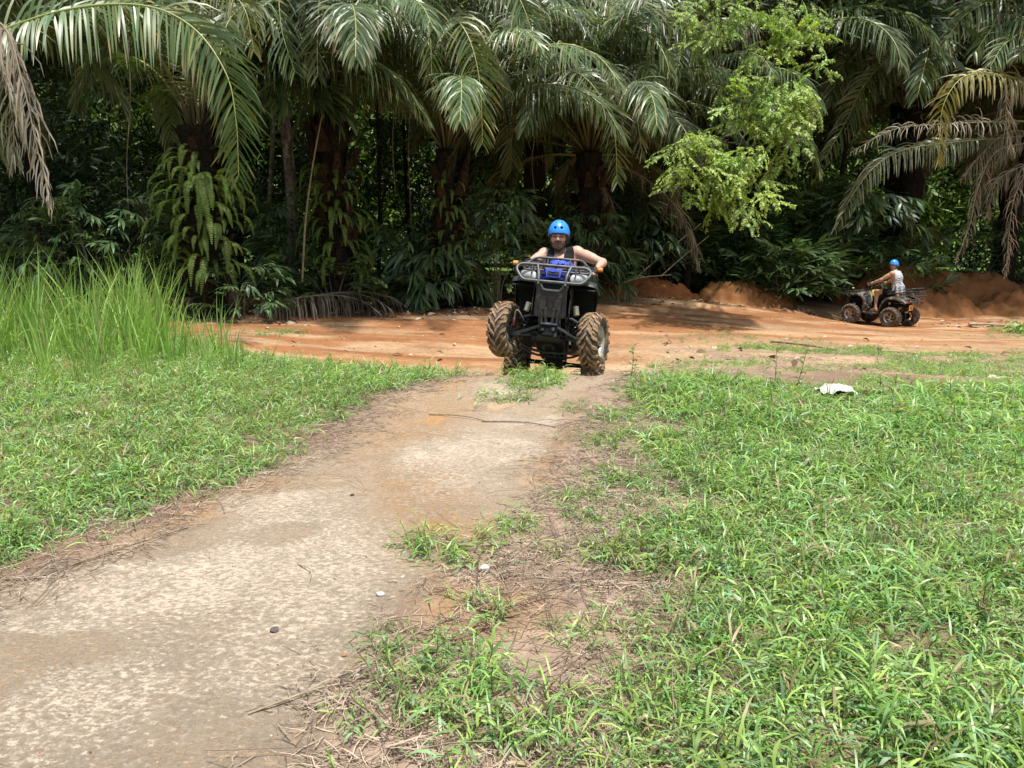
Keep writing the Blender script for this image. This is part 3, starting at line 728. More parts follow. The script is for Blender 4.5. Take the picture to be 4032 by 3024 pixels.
# fronds measured one by one in the photograph -------------------------
def wp(*q): return [W(*a) for a in q]
HERO = [
 # left corner: long arch and its drooping end
 (PD, [(-420, 330, 13.6), (-60, 150, 13.2), (260, 40, 12.8), (560, 22, 12.6), (760, 110, 12.4), (890, 290, 12.2), (930, 480, 12.1), (940, 690, 12.1)], dict(npair=92, leaf=1.05, w=.024, droop=.15, yellow=.05, seed=301, start=.2, stem=.04)),
 (PD, [(-420, 330, 13.6), (-200, 120, 12.4), (0, 90, 11.6), (90, 330, 11.3), (150, 600, 11.2), (205, 800, 11.2)], dict(npair=64, leaf=.8, w=.022, dead=.97, seed=302, droop=.55, start=.3)),
 (PD, [(-420, 330, 13.6), (-220, 160, 12.6), (-40, 200, 12.0), (40, 400, 12.0), (60, 640, 12)], dict(npair=56, leaf=.9, w=.024, dead=.7, seed=303, droop=.5, start=.3)),
 (PC, [(800, 560, 16.8), (760, 300, 16.2), (790, 60, 15.4), (860, -60, 14.8), (960, 30, 14.4), (1000, 200, 14.2)], dict(npair=50, leaf=.8, yellow=.3, seed=304, droop=.2, tip_dry=.6)),
 (PC, [(800, 560, 16.8), (740, 250, 16.6), (760, -40, 16), (820, -180, 15.5)], dict(npair=46, leaf=.9, yellow=.55, seed=305, droop=.05)),
 # palm A's canopy rim along the top
 (PA, [(1300, 420, 18.5), (1200, 120, 17.8), (1130, -60, 16.5), (1100, -40, 15.6), (1110, 120, 15.2), (1160, 280, 15.0)], dict(npair=56, leaf=1.0, seed=311, droop=.18)),
 (PA, [(1300, 420, 18.5), (1280, 60, 17.8), (1290, -90, 16.6), (1260, -20, 15.6), (1250, 150, 15.2), (1250, 300, 15.1)], dict(npair=56, leaf=.95, seed=312, droop=.17)),
 (PA, [(1300, 420, 18.5), (1360, 60, 18.0), (1440, -80, 16.8), (1480, -20, 15.8), (1490, 130, 15.4)], dict(npair=56, leaf=1.0, seed=313, droop=.18)),
 (PA, [(1300, 420, 18.5), (1420, 130, 18.0), (1540, -60, 17.2), (1640, -30, 16.4), (1690, 130, 16), (1700, 300, 15.9)], dict(npair=60, leaf=1.0, seed=314, droop=.18, yellow=.08)),
 (PA, [(1300, 420, 18.5), (1380, 160, 18.2), (1480, 50, 17.8), (1580, 60, 17.2), (1650, 160, 17.0)], dict(npair=50, leaf=.9, seed=315, droop=.2)),
 (PA, [(1300, 420, 18.5), (1220, 180, 18.2), (1100, 90, 17.8), (1000, 130, 17.4), (960, 280, 17.2)], dict(npair=50, leaf=.9, seed=316, droop=.2)),
 # palm B
 (PB, [(1765, 580, 19.0), (1740, 300, 18.2), (1745, 120, 17.2), (1790, 75, 16.6), (1850, 160, 16.2), (1890, 330, 16), (1900, 560, 15.9)], dict(npair=66, leaf=.95, w=.025, seed=321, droop=.15, yellow=.15, tip_dry=.5)),
 (PB, [(1765, 580, 19.0), (1800, 300, 18.4), (1900, 30, 17.6), (2010, -40, 16.8), (2080, 80, 16.4), (2120, 260, 16.2)], dict(npair=62, leaf=1.0, seed=322, droop=.17)),
 (PB, [(1765, 580, 19.0), (1780, 260, 18.6), (1850, -40, 18.0), (1950, -100, 17.2), (2040, 10, 16.8)], dict(npair=56, leaf=.95, seed=323, yellow=.2)),
 # palm E, the hanging mass above the rider
 (PE, [(2310, 590, 21.4), (2250, 400, 20.3), (2190, 290, 19.1), (2280, 290, 18.1), (2370, 390, 17.7), (2420, 540, 17.6), (2430, 720, 17.6)], dict(npair=74, leaf=.85, w=.022, seed=331, droop=.14, yellow=.12, tip_dry=.45)),
 (PE, [(2310, 590, 21.4), (2330, 380, 20.5), (2370, 270, 19.5), (2430, 300, 18.7), (2500, 440, 18.5), (2530, 620, 18.5)], dict(npair=60, leaf=.7, w=.022, seed=332, droop=.24, yellow=.1, dead=.25, tip_dry=.6)),
 (PE, [(2310, 590, 21.4), (2400, 340, 20.7), (2490, 260, 19.9), (2570, 290, 19.3), (2630, 400, 19.1), (2655, 580, 19.1)], dict(npair=60, leaf=.8, seed=333, droop=.22, yellow=.15)),
 (PE, [(2310, 590, 21.4), (2380, 250, 21.1), (2500, 110, 20.5), (2640, 90, 19.9), (2730, 190, 19.6), (2770, 330, 19.6)], dict(npair=64, leaf=.9, seed=334, droop=.17)),
 (PE, [(2310, 590, 21.4), (2420, 200, 21.4), (2560, 60, 21.1), (2690, 60, 20.9), (2790, 120, 20.7)], dict(npair=60, leaf=.8, seed=335, droop=.2, dead=.6)),
 (PE, [(2310, 590, 21.4), (2200, 300, 20.9), (2060, 170, 20.3), (1960, 220, 19.9), (1930, 380, 19.9)], dict(npair=56, leaf=.9, seed=336, droop=.2)),
 (PE, [(2310, 590, 21.4), (2180, 430, 20.5), (2080, 400, 19.9), (2020, 520, 19.7), (2010, 680, 19.7)], dict(npair=50, leaf=.9, seed=337, droop=.22)),
 (PE, [(2310, 590, 21.4), (2290, 150, 21.3), (2350, 10, 20.9), (2440, 30, 20.3), (2500, 160, 20.1)], dict(npair=56, leaf=.9, seed=338, droop=.17)),
 (PE, [(2310, 590, 21.4), (2480, 430, 21.1), (2590, 460, 20.9), (2640, 620, 20.9), (2660, 760, 20.9)], dict(npair=50, leaf=.75, seed=339, droop=.25)),
 (PF, [(2640, 520, 24.6), (2640, 240, 24.2), (2700, 150, 23.6), (2800, 180, 23.2), (2850, 260, 23.0)], dict(npair=50, leaf=.9, seed=341)),
 # palm G, glossy arches on the right
 (PG, [(3560, 430, 27.6), (3600, 60, 27.0), (3480, -60, 26.2), (3340, 20, 25.6), (3240, 170, 25.2)], dict(npair=60, leaf=1.15, w=.028, seed=351, droop=.15)),
 (PG, [(3560, 430, 27.6), (3640, 220, 26.8), (3520, 130, 25.8), (3400, 150, 25.0), (3310, 270, 24.6), (3270, 400, 24.4)], dict(npair=66, leaf=1.2, w=.028, seed=352, droop=.15)),
 (PG, [(3900, 480, 27.1), (3780, 290, 26.0), (3640, 225, 25.0), (3500, 240, 24.4), (3400, 340, 24.0), (3330, 480, 23.8), (3250, 620, 23.6)], dict(npair=76, leaf=1.05, w=.026, seed=353, droop=.17, yellow=.04)),
 (PG, [(3560, 430, 27.6), (3520, 180, 27.0), (3420, 130, 26.4), (3250, 120, 26.0), (3160, 220, 25.8)], dict(npair=56, leaf=1.0, seed=354)),
 (PG, [(3560, 430, 27.6), (3740, 150, 27.2), (3900, 60, 26.6), (4010, 150, 26.2), (4050, 300, 26.0)], dict(npair=60, leaf=1.1, seed=355)),
 (PG, [(3560, 430, 27.6), (3700, 40, 27.2), (3820, -60, 26.6), (3930, 0, 26.0), (4000, 150, 25.6)], dict(npair=60, leaf=1.1, seed=356)),
 (PG, [(3560, 430, 27.6), (3500, 330, 26.8), (3420, 330, 26.0), (3380, 420, 25.6), (3390, 540, 25.6)], dict(npair=56, leaf=.95, seed=357)),
 (PG, [(3560, 430, 27.6), (3420, 20, 27.6), (3300, -60, 27.4), (3180, 20, 27.0), (3120, 150, 26.8)], dict(npair=56, leaf=1.1, seed=358)),
 (PG, [(3900, 330, 27), (3860, 20, 26), (3740, -70, 25.4), (3620, 30, 25), (3540, 190, 24.8)], dict(npair=60, leaf=1.2, w=.028, seed=371)),
 (PG, [(3900, 330, 27), (3980, 30, 26), (4060, -30, 25.4), (4120, 100, 25)], dict(npair=56, leaf=1.2, w=.028, seed=372)),
 (PG, [(3900, 330, 27), (3760, 80, 26.6), (3600, -20, 26), (3460, 60, 25.6), (3400, 190, 25.4)], dict(npair=60, leaf=1.2, w=.028, seed=373)),
 (PH, [(4180, 520, 24.6), (4120, 120, 24), (3960, 0, 23.6), (3800, 60, 23.2), (3700, 200, 23)], dict(npair=64, leaf=1.15, w=.028, seed=374)),
 (PH, [(4180, 520, 24.6), (4160, 220, 24), (4060, 60, 23.6), (3930, 90, 23.2), (3830, 220, 23)], dict(npair=60, leaf=1.1, w=.026, seed=375)),
 # palm H: yellow, grey and dead fronds
 (PH, [(4180, 520, 24.6), (4080, 350, 23.6), (3940, 295, 22.8), (3800, 300, 22.2), (3720, 400, 21.9), (3700, 520, 21.8), (3695, 640, 21.8)], dict(npair=64, leaf=.85, w=.026, seed=361, yellow=.6, droop=.2, tip_dry=.5)),
 (PH, [(4180, 520, 24.6), (4050, 480, 23.6), (3900, 480, 22.8), (3700, 490, 22.2), (3520, 510, 21.8), (3350, 600, 21.6)], dict(npair=62, leaf=.55, w=.02, seed=362, dead=.85, droop=.12, start=.3, lift=.35)),
 (PH, [(4180, 520, 24.6), (3980, 540, 23.6), (3760, 560, 22.9), (3560, 590, 22.4), (3440, 660, 22.0), (3350, 780, 21.8), (3290, 900, 21.7)], dict(npair=72, leaf=.8, w=.024, seed=363, dead=.25, droop=.2, start=.35)),
 (PH, [(4180, 520, 24.6), (4090, 330, 23.6), (3990, 330, 23.0), (3960, 460, 22.8), (3990, 600, 22.6)], dict(npair=46, leaf=.8, w=.022, seed=364, dead=.95, droop=.35, start=.3)),
 (PH, [(4180, 520, 24.6), (4050, 560, 23.6), (3920, 600, 23.2), (3850, 740, 23.0), (3820, 880, 22.9), (3770, 1020, 22.9)], dict(npair=60, leaf=.6, w=.015, seed=365, dead=.95, droop=.4, start=.3)),
 (PH, [(4180, 520, 24.6), (4080, 520, 23.8), (3970, 520, 23.4), (3880, 590, 23.2), (3790, 700, 23.0)], dict(npair=60, leaf=.8, w=.018, seed=366, dead=.8, droop=.3, start=.2)),
 (PH, [(4180, 520, 24.6), (4080, 620, 24.0), (4000, 760, 23.6), (3975, 900, 23.6), (3960, 1080, 23.6)], dict(npair=60, leaf=.6, w=.015, seed=367, dead=.95, droop=.4, start=.2)),
 (PH, [(4180, 520, 24.6), (4150, 250, 24.0), (4060, 130, 23.2), (3960, 170, 22.6), (3900, 260, 22.2)], dict(npair=56, leaf=1.0, seed=368, droop=.16)),
 (PH, [(4180, 520, 24.6), (4120, 620, 23.8), (4010, 660, 23.4), (3920, 720, 23.2), (3890, 850, 23.2)], dict(npair=56, leaf=.75, w=.018, seed=369, dead=.9, droop=.3, start=.2)),
]
for root, q, kw in HERO:
    add_frond(root, wp(*q), **kw)

# ferns growing on the trunks ------------------------------------------
FERNCOL = C(.15, .23, .04)
def fern_shape(seed, L=.8):
    rng = np.random.default_rng(seed)
    e = rng.uniform(.35, .9); pts = []; p = np.zeros(3)
    for i in range(9):
        pts.append(p.copy()); a = e - i * .34
        a = max(a, -1.45); p = p + np.array([math.cos(a), 0, math.sin(a)]) * L / 8
    lb = LB(); P = smooth_path(pts, 4); lb.tube(P, .004, OLIVE * .8, 3)
    n = 26; s = np.repeat(np.linspace(.05, .99, n), 2); side = np.tile([-1., 1], n)
    k = s * (len(P) - 1); P0 = np.stack([np.interp(k, np.arange(len(P)), P[:, i]) for i in range(3)], 1)
    Tn = nrm(np.gradient(P, axis=0)); Tt = np.stack([np.interp(k, np.arange(len(P)), Tn[:, i]) for i in range(3)], 1)
    B = np.array([0, 1., 0]); D0 = side[:, None] * B + .25 * Tt + rng.normal(0, .08, (2 * n, 3))
    Lf = .085 * np.interp(s, [0, .15, .6, 1], [.5, 1, .9, .15])
    Q, D = droop_lines(P0, D0, Lf, np.full(2 * n, .12), 3)
    ww = np.array([.013, .012, .002])[None] * np.ones((2 * n, 1))
    lb.ribbons(Q, nrm(np.cross(D, np.cross(Tt, B)[:, None]) + 1e-6), ww, FERNCOL * rng.uniform(.7, 1.3, (2 * n, 1)))
    return lb.mesh("fern_frond_shape", M_FERN)
FERNS = [fern_shape(s, l) for s, l in ((1, .7), (2, .9), (3, 1.1), (4, .8))]
def fern_coat(x, y, z0, z1, r, n, label, seed, az=(180, 360), sc=1.0):
    rng = np.random.default_rng(seed)
    root = tag(empty("hanging_fern", (x, y, z0)), label, "fern", "ferns on the palm trunks")
    for i in range(n):
        a = rad(rng.uniform(*az)); z = rng.uniform(0, z1 - z0)
        inst(FERNS[int(rng.integers(4))], "fern_frond", root, (math.cos(a) * r, math.sin(a) * r, z), (rng.normal(0, .1), rng.normal(0, .15), a), sc * rng.uniform(.7, 1.15))
    return root
fern_coat(-4.15, 18.5, 1.0, 3.3, .40, 85, "ferns hanging down the trunk of the palm left of the middle", 5, (200, 350), .95)
fern_coat(-6.45, 16.6, .9, 2.9, .62, 120, "thick cloak of ferns on the trunk behind the tall grass", 6, (190, 350), 1.0)
fern_coat(-10.2, 14.2, .5, 1.7, .4, 22, "small ferns at the left edge of the picture", 7, (250, 360), .9)

# leaf sprays shared by the shrubs --------------------------------------
def spray(seed, n=10, L=.24, w=.018, stem=.5, col=GREEN, fan=1.1, droop=.12, mtl=None, m=4, oval=False, arch=.5):
    rng = np.random.default_rng(seed); lb = LB()
    pts = []; p = np.zeros(3)
    for i in range(7):
        pts.append(p.copy()); a = .55 - arch * i / 3.2; p = p + np.array([math.cos(a), .05 * rng.normal(), math.sin(a)]) * stem / 6
    P = smooth_path(pts, 3); lb.tube(P, np.linspace(.006, .002, len(P)), OLIVE * .8, 3)
    s = np.linspace(.25, 1, n) * (len(P) - 1); side = np.where(np.arange(n) % 2 == 0, 1., -1.)
    P0 = np.stack([np.interp(s, np.arange(len(P)), P[:, i]) for i in range(3)], 1)
    Tn = nrm(np.gradient(P, axis=0)); Tt = np.stack([np.interp(s, np.arange(len(P)), Tn[:, i]) for i in range(3)], 1)
    ang = fan * (1 - .75 * np.linspace(0, 1, n)) * side + rng.normal(0, .18, n)
    D0 = np.cos(ang)[:, None] * Tt + np.sin(ang)[:, None] * np.array([0, 1., 0]) + rng.normal(0, .16, (n, 3))
    Q, D = droop_lines(P0, D0, L * rng.uniform(.7, 1.15, n), droop * rng.uniform(.4, 1.8, n), m + 1)
    up = np.array([0, 0, 1.]) + rng.normal(0, .3, (n, 1, 3))
    S = nrm(np.cross(D, up))
    prof = np.interp(np.linspace(0, 1, m + 1), [0, .2, .5, .8, 1], [.15, .85, 1, .6, .03] if not oval else [.1, .9, 1, .85, .1])
    cc = col * rng.uniform(.65, 1.35, (n, 1)); yl = (rng.random((n, 1)) < .07); cc = np.where(yl, cc * C(2.6, 1.9, 1.1), cc)
    lb.ribbons(Q, S, prof[None] * (w * rng.uniform(.8, 1.15, n))[:, None], cc)
    return lb.mesh("leaf_spray_shape", mtl or M_LEAF)
DARKG = C(.060, .105, .050); BAMB = C(.105, .18, .075)
SP_BAMBOO = [spray(s, 11, .30, .022, .55, BAMB, 1.0, .13) for s in range(4)]
SP_LONG = [spray(10 + s, 10, .42, .038, .6, BAMB * .95, 1.25, .07, arch=.25) for s in range(4)]
SP_FAN = [spray(20 + s, 11, .50, .034, .45, DARKG * 1.35, .9, .18, arch=.8) for s in range(3)]
SP_OVAL = [spray(30 + s, 12, .10, .024, .5, C(.07, .125, .035), 1.2, .08, oval=True, m=3) for s in range(3)]
def bush(name, label, cat, x, y, rx, ry, h, n, kinds, seed, z=None, group="bushes along the jungle edge", face=270, spread=150, sc=1.0, tiltz=.4, stems=6, zmin=.05, hollow=.55):
    rng = np.random.default_rng(seed)
    z0 = float(T(x, y)) if z is None else z
    root = tag(empty(name, (x, y, z0)), label, cat, group)
    for i in range(stems):
        b = MB(); a = rng.uniform(0, 6.28); q = rng.uniform(.3, .9)
        top = np.array([math.cos(a) * rx * q * .8, math.sin(a) * ry * q * .6, h * rng.uniform(.6, .95)])
        b.tube(smooth_path([(top[0] * .2, top[1] * .2, -.1), (top[0] * .45, top[1] * .45, top[2] * .55), tuple(top)], 4), np.linspace(.022, .006, 9), 5); b.obj("stem", M_BARK2, root)
    for i in range(n):
        a = rad(face + rng.uniform(-spread, spread)); v = rng.uniform(zmin, 1) ** .8
        q = math.sqrt(max(0, 1 - (v * .92) ** 2)) * rng.uniform(hollow, 1)
        p = (math.cos(a) * rx * q, math.sin(a) * ry * q, h * v)
        o = inst(kinds[int(rng.integers(len(kinds)))], "leaf_spray", root, p, (rng.normal(0, .3), rng.uniform(-.5, .35) * tiltz / .4, a + rng.normal(0, .5)), sc * rng.uniform(.75, 1.2))
    return root
bush("bamboo_shrub", "big dark bush of long narrow leaves left of the farther rider", "bush", 9.0, 25.8, 3.1, 1.4, 3.5, 290, SP_LONG, 41, sc=1.25)
bush("bamboo_shrub", "low long-leaved bush in front of the big one, just left of the farther quad bike", "bush", 8.35, 23.8, 1.35, .8, 1.6, 170, SP_LONG, 42, sc=1.15)
bush("bamboo_shrub", "dark long-leaved bush behind the red earth mound", "bush", 5.9, 25.4, 2.2, 1.2, 3.2, 200, SP_LONG, 43, sc=1.2)
bush("bamboo_shrub", "hanging fan-leaved bamboo low over the track left of the nearer quad bike", "bush", -1.9, 19.0, 1.0, .9, 1.5, 90, SP_FAN, 44, sc=1.1)
bush("bamboo_shrub", "tall bamboo beside the nearer rider's left shoulder in the picture", "bush", -.35, 19.3, .95, .8, 2.75, 120, SP_FAN + SP_BAMBOO, 45, sc=1.0, zmin=.3)
bush("leafy_shrub", "small-leaved shrub right beside the nearer quad bike's raised wheel", "bush", -.35, 18.8, 1.1, .6, 1.35, 95, SP_OVAL, 46, sc=1.2)
bush("leafy_shrub", "small-leaved creeper round the foot of the fern-hung palm", "bush", -4.1, 17.8, 1.0, .6, 1.15, 90, SP_OVAL, 47, sc=1.1)
bush("leafy_shrub", "dark shrub behind the tall grass under the fern cloak", "bush", -5.7, 16.3, .8, .6, 1.1, 70, SP_OVAL + SP_BAMBOO, 48, sc=.95)
bush("bamboo_shrub", "dim broad-leaved bush in the shade behind the tall grass", "bush", -8.8, 16.6, 1.8, 1.0, 2.5, 110, SP_BAMBOO, 49, sc=1.2)
bush("bamboo_shrub", "dark bush at the left edge behind the tall grass", "bush", -11.6, 15.4, 1.6, 1.0, 1.8, 70, SP_BAMBOO, 50, sc=1.1)
bush("bamboo_shrub", "dark leaves hanging between the fronds at the upper left", "bush", -5.0, 17.6, .9, .7, 1.3, 60, SP_FAN, 51, z=4.1, sc=1.25, stems=0)
bush("bamboo_shrub", "glossy fan leaves in the shade above the farther rider", "bush", 11.2, 24.6, 1.5, .8, 1.4, 80, SP_FAN, 52, z=1.5, sc=1.25, stems=0)
bush("bamboo_shrub", "dark leaves behind the farther rider's back", "bush", 12.2, 25.2, 1.6, .8, 2.0, 80, SP_LONG, 53, sc=1.0)
bush("bamboo_shrub", "dark bush behind the brown earth bank", "bush", 16.0, 26.8, 2.4, .8, 2.4, 90, SP_BAMBOO, 54, sc=1.1)
bush("bamboo_shrub", "thin dark bush between the nearer rider and the red mound", "bush", 1.7, 22.6, 1.5, .8, 1.3, 80, SP_BAMBOO, 55, sc=.9)
bush("bamboo_shrub", "drooping dark bamboo under the low palm right of the nearer rider", "bush", 4.0, 23.6, 1.2, .7, 2.6, 70, SP_FAN, 56, sc=1.0, zmin=.3)
bush("bamboo_shrub", "long narrow leaves in the shade over the small-leaved creeper", "bush", -5.0, 18.9, .8, .6, 2.0, 50, SP_LONG, 57, sc=.9)

bush("bamboo_shrub", "dark bush wrapped round the low palm's trunk behind the nearer rider", "bush", 2.0, 20.9, 1.1, .7, 2.3, 110, SP_FAN + SP_BAMBOO, 58, sc=1.0)
bush("bamboo_shrub", "tangle of dark leaves between the low palm and the feathery tree", "bush", 4.2, 24.6, 1.6, .8, 3.2, 130, SP_FAN + SP_LONG, 59, sc=1.0)
bush("bamboo_shrub", "dark long-leaved bush right behind the pale earth mound", "bush", 7.2, 24.7, 1.1, .6, 2.2, 90, SP_LONG, 60, sc=1.0)
bush("leafy_shrub", "dark small-leaved thicket between the two front palms", "bush", -2.9, 19.6, 1.1, .8, 1.9, 120, SP_OVAL + SP_BAMBOO, 61, sc=1.3)
bush("bamboo_shrub", "dark thicket left of the fern-hung palm", "bush", -5.4, 19.4, .8, .8, 2.6, 90, SP_BAMBOO, 62, sc=1.2)
fern_coat(-1.55, 19.0, .6, 2.9, .32, 55, "sparse dark ferns on the palm behind and left of the nearer rider", 8, (200, 340), .75)
fern_coat(-6.6, 16.8, 2.5, 3.5, .42, 40, "ferns under the crown of the palm behind the tall grass", 9, (190, 350), .9)
# bright tree with feathery leaves ----------------------------------------
def feather(seed):
    rng = np.random.default_rng(seed); lb = LB(); col = C(.27, .385, .09)
    for b in range(5):
        base = np.array([b * .11, 0, -.03 * b * b * .3]); a = (-1) ** b * rng.uniform(.5, 1.0) * (1 if b < 4 else .15)
        d = np.array([math.cos(a), math.sin(a), rng.normal(0, .2)]); n = 9
        Pm = np.array([base + nrm(d) * .30 * t + np.array([0, 0, -.10]) * t * t for t in np.linspace(0, 1, 6)])
        lb.tube(Pm, .0025, OLIVE, 3)
        s = np.repeat(np.linspace(.15, 1, n), 2) * 5; side = np.tile([-1., 1], n)
        P0 = np.stack([np.interp(s, np.arange(6), Pm[:, i]) for i in range(3)], 1); Tt = nrm(np.gradient(Pm, axis=0))[np.minimum(s.astype(int), 5)]
        Bd = nrm(np.cross(Tt, np.array([0, 0, 1.])))
        D0 = side[:, None] * Bd + .5 * Tt + rng.normal(0, .25, (2 * n, 3))
        Q, D = droop_lines(P0, D0, np.full(2 * n, .075) * rng.uniform(.7, 1.2, 2 * n), np.full(2 * n, .2), 3)
        lb.ribbons(Q, nrm(np.cross(D, np.array([0, 0, 1.]) + rng.normal(0, .3, (2 * n, 1, 3)))), np.array([.007, .018, .003])[None] * np.ones((2 * n, 1)), col * rng.uniform(.7, 1.3, (2 * n, 1)))
    lb.tube(np.array([[t * .5, 0, -.03 * (t * 4.5) ** 2 * .3] for t in np.linspace(0, 1, 5)]), .004, OLIVE * .8, 3)
    return lb.mesh("leaf_spray_shape", M_BRIGHT)
SP_FEATHER = [feather(s) for s in range(5)]
bt_root = W(3000, 1010, 23.9)
BT = tag(empty("feathery_tree", (float(bt_root[0]), 23.9, float(T(bt_root[0], 23.9)))), "bright yellow-green feathery tree standing out of the dark palms right of the middle", "tree")
rngb = np.random.default_rng(77); tb = MB(); bt0 = np.array(BT.location)
def wl(px, py, Y): return W(px, py, Y) - bt0
trunkp = smooth_path([(0, 0, -.1), wl(2990, 800, 23.4), wl(2960, 500, 22), wl(2950, 200, 21.6), wl(2960, -150, 21.4)], 5)
tb.tube(trunkp, np.linspace(.07, .03, len(trunkp)), 7); tb.obj("trunk", M_BARK, BT)
SH = 2.2
CL = [(2950, 60, 20.6, 260, 170, 62), (3130, 170, 20.8, 130, 150, 26), (2780, 60, 20.8, 130, 110, 18), (3000, 350, 20.2, 200, 100, 40), (3120, 420, 20.2, 130, 110, 28), (2960, 460, 20.2, 140, 60, 14), (2790, 590, 19.8, 150, 90, 34), (2860, 720, 19.6, 190, 110, 44), (2980, 640, 19.8, 110, 80, 14), (2700, 690, 19.8, 90, 60, 12), (3090, 560, 20, 60, 60, 6)]
for (px, py, Y, rx, ry, n) in CL:
    Y = Y - SH; c = wl(px, py, Y); j = trunkp[np.argmin(np.linalg.norm(trunkp - (c + np.array([0, 2.2, -.3])), axis=1))]
    bb = MB(); bb.tube(smooth_path([j, (j + c) / 2 + np.array([0, 0, .25]), c], 5), np.linspace(.035, .008, 11), 5); br = bb.obj("branch", M_BARK2, BT)
    for q in range(7):
        bb = MB()
        e = c + np.array([rngb.normal(0, rx * .0035), rngb.normal(-.1, .3), rngb.normal(0, ry * .0035)])
        bb.tube(smooth_path([j * .4 + c * .6, c * .5 + e * .5 + np.array([0, 0, .1]), e], 4), np.linspace(.012, .003, 9), 4); bb.obj("twig", M_BARK2, br)
    for i in range(int(n * .74)):
        a = rngb.uniform(0, 6.28); q = math.sqrt(rngb.random())
        p = wl(px + math.cos(a) * q * rx, py + math.sin(a) * q * ry, Y + rngb.normal(0, .35))
        az = rad(270 + rngb.uniform(-100, 100))
        inst(SP_FEATHER[int(rngb.integers(5))], "leaf_spray", BT, tuple(p), (rngb.normal(0, .45), rngb.uniform(-.2, 1.0), az), rngb.uniform(.8, 1.25))
# ------------------------------------------------------------------ jungle depth: masses nobody could count
def clump_mesh(seed, n=70, R=.7, L=.26, w=.03, col=GREEN):
    rng = np.random.default_rng(seed); lb = LB()
    P0 = rng.normal(0, .42, (n, 3)) * R; D0 = nrm(rng.normal(0, 1, (n, 3)) + np.array([0, 0, -.2]))
    Q, D = droop_lines(P0, D0, L * rng.uniform(.6, 1.3, n), np.full(n, .25), 3)
    lb.ribbons(Q, nrm(np.cross(D, rng.normal(0, 1, (n, 1, 3)))), np.array([.3, 1, .1])[None] * (w * rng.uniform(.7, 1.3, n))[:, None], col * rng.uniform(.6, 1.4, (n, 1)))
    return lb.mesh("leaf_clump_shape", M_JUNGLE)
CLUMPS = [clump_mesh(s, 60, .7, .28, .03, DARKG * .72) for s in range(3)] + [clump_mesh(9 + s, 50, .75, .34, .02, GREEN * .55) for s in range(2)]  # leaf colours darkened to put the jungle's deep shade into them
CLUMPS_LIT = [clump_mesh(20 + s, 60, .7, .28, .03, C(.13, .20, .04)) for s in range(3)]  # brighter copy: sunlight painted into the far wood's leaf colour
def mass(name, label, n, box, zfun, seed, sc=(.8, 1.5), dens=None, T_=None):
    rng = np.random.default_rng(seed)
    x = rng.uniform(box[0], box[1], n); y = rng.uniform(box[2], box[3], n); z = zfun(rng, x, y)
    if dens is not None:
        k = rng.random(n) < dens(x, y, z); x, y, z = x[k], y[k], z[k]
    m_ = len(x)
    T_ = T_ or CLUMPS
    o = scatter(name, T_, np.stack([x, y, z], 1), rng.uniform(0, 6.28, (m_, 3)), rng.uniform(*sc, m_), rng.integers(0, len(T_), m_))
    return tag(o, label, kind="stuff")
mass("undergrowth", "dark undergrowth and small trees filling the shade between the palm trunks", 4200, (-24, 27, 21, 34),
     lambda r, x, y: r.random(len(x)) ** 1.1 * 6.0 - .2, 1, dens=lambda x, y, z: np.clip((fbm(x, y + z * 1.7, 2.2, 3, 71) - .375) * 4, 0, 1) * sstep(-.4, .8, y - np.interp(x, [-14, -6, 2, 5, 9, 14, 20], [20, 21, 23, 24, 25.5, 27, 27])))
mass("jungle_canopy", "closed canopy put over the jungle behind the palms to keep it dark", 3600, (-30, 34, 22.5, 42),
     lambda r, x, y: 7.2 + (y - 22) * .16 + r.random(len(x)) * 2.6, 2, sc=(1.2, 2.4))  # mass added overhead to block light and darken the jungle below
mass("far_wood", "far wood painted sunlit, seen through gaps between the trunks", 5200, (-44, 50, 50, 58),
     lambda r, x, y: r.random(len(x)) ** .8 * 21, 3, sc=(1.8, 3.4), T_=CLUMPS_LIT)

# slim jungle trees, vines and canes -----------------------------------
def slim_tree(px, Y, r, label, lean=0.0, topz=9, cat="tree", name="slim_tree", m=None, branches=5):
    rng = np.random.default_rng(int(px))
    p0 = W(px, 1180, Y); x = float(p0[0]); z0 = float(T(x, Y)) - .1
    root = tag(empty(name, (x, Y, z0)), label, cat, "slim trees in the jungle shade")
    b = MB(); P = smooth_path([(0, 0, 0), (lean * .3 + rng.normal(0, .05), 0, topz * .3), (lean * .7, 0, topz * .65), (lean, 0, topz)], 5)
    b.tube(P, np.linspace(r, r * .6, len(P)), 8); b.obj("trunk", m or M_BARK, root)
    if branches:
        for i in range(branches):
            b = MB(); j = P[int(len(P) * rng.uniform(.4, .95))]; a = rng.uniform(0, 6.28)
            b.tube(smooth_path([j, j + np.array([math.cos(a) * .5, math.sin(a) * .5, .5]), j + np.array([math.cos(a) * 1.3, math.sin(a) * 1.2, .9])], 4), np.linspace(r * .3, .008, 9), 5); b.obj("branch", m or M_BARK, root)
    return root
slim_tree(1150, 20.6, .17, "dark spotted tree trunk just left of the fern-hung palm", m=M_BARK2)
slim_tree(1040, 21.8, .07, "thin pale leaning trunk left of the spotted one", .9, m=M_BARK2)
slim_tree(1490, 22.5, .06, "thin dark trunk in the gap between the two palms", .2)
slim_tree(1630, 23.5, .06, "thinnest trunk in the gap, nearest the orange-stubbed palm", -.3)
slim_tree(200, 20.5, .07, "thin leaning trunk in the shade at the far left", -.6)
slim_tree(2080, 24, .1, "dark trunk behind the nearer rider's helmet", .2)
slim_tree(2560, 24.5, .09, "slanting dark trunk right of the low palm", 1.2)
slim_tree(2700, 24, .13, "dark trunk between the low palm and the feathery tree", -.2)
slim_tree(3250, 26.5, .1, "dark trunk above the long-leaved bush", .5)
slim_tree(3960, 26, .16, "fibrous dark trunk behind the earth bank", .1)
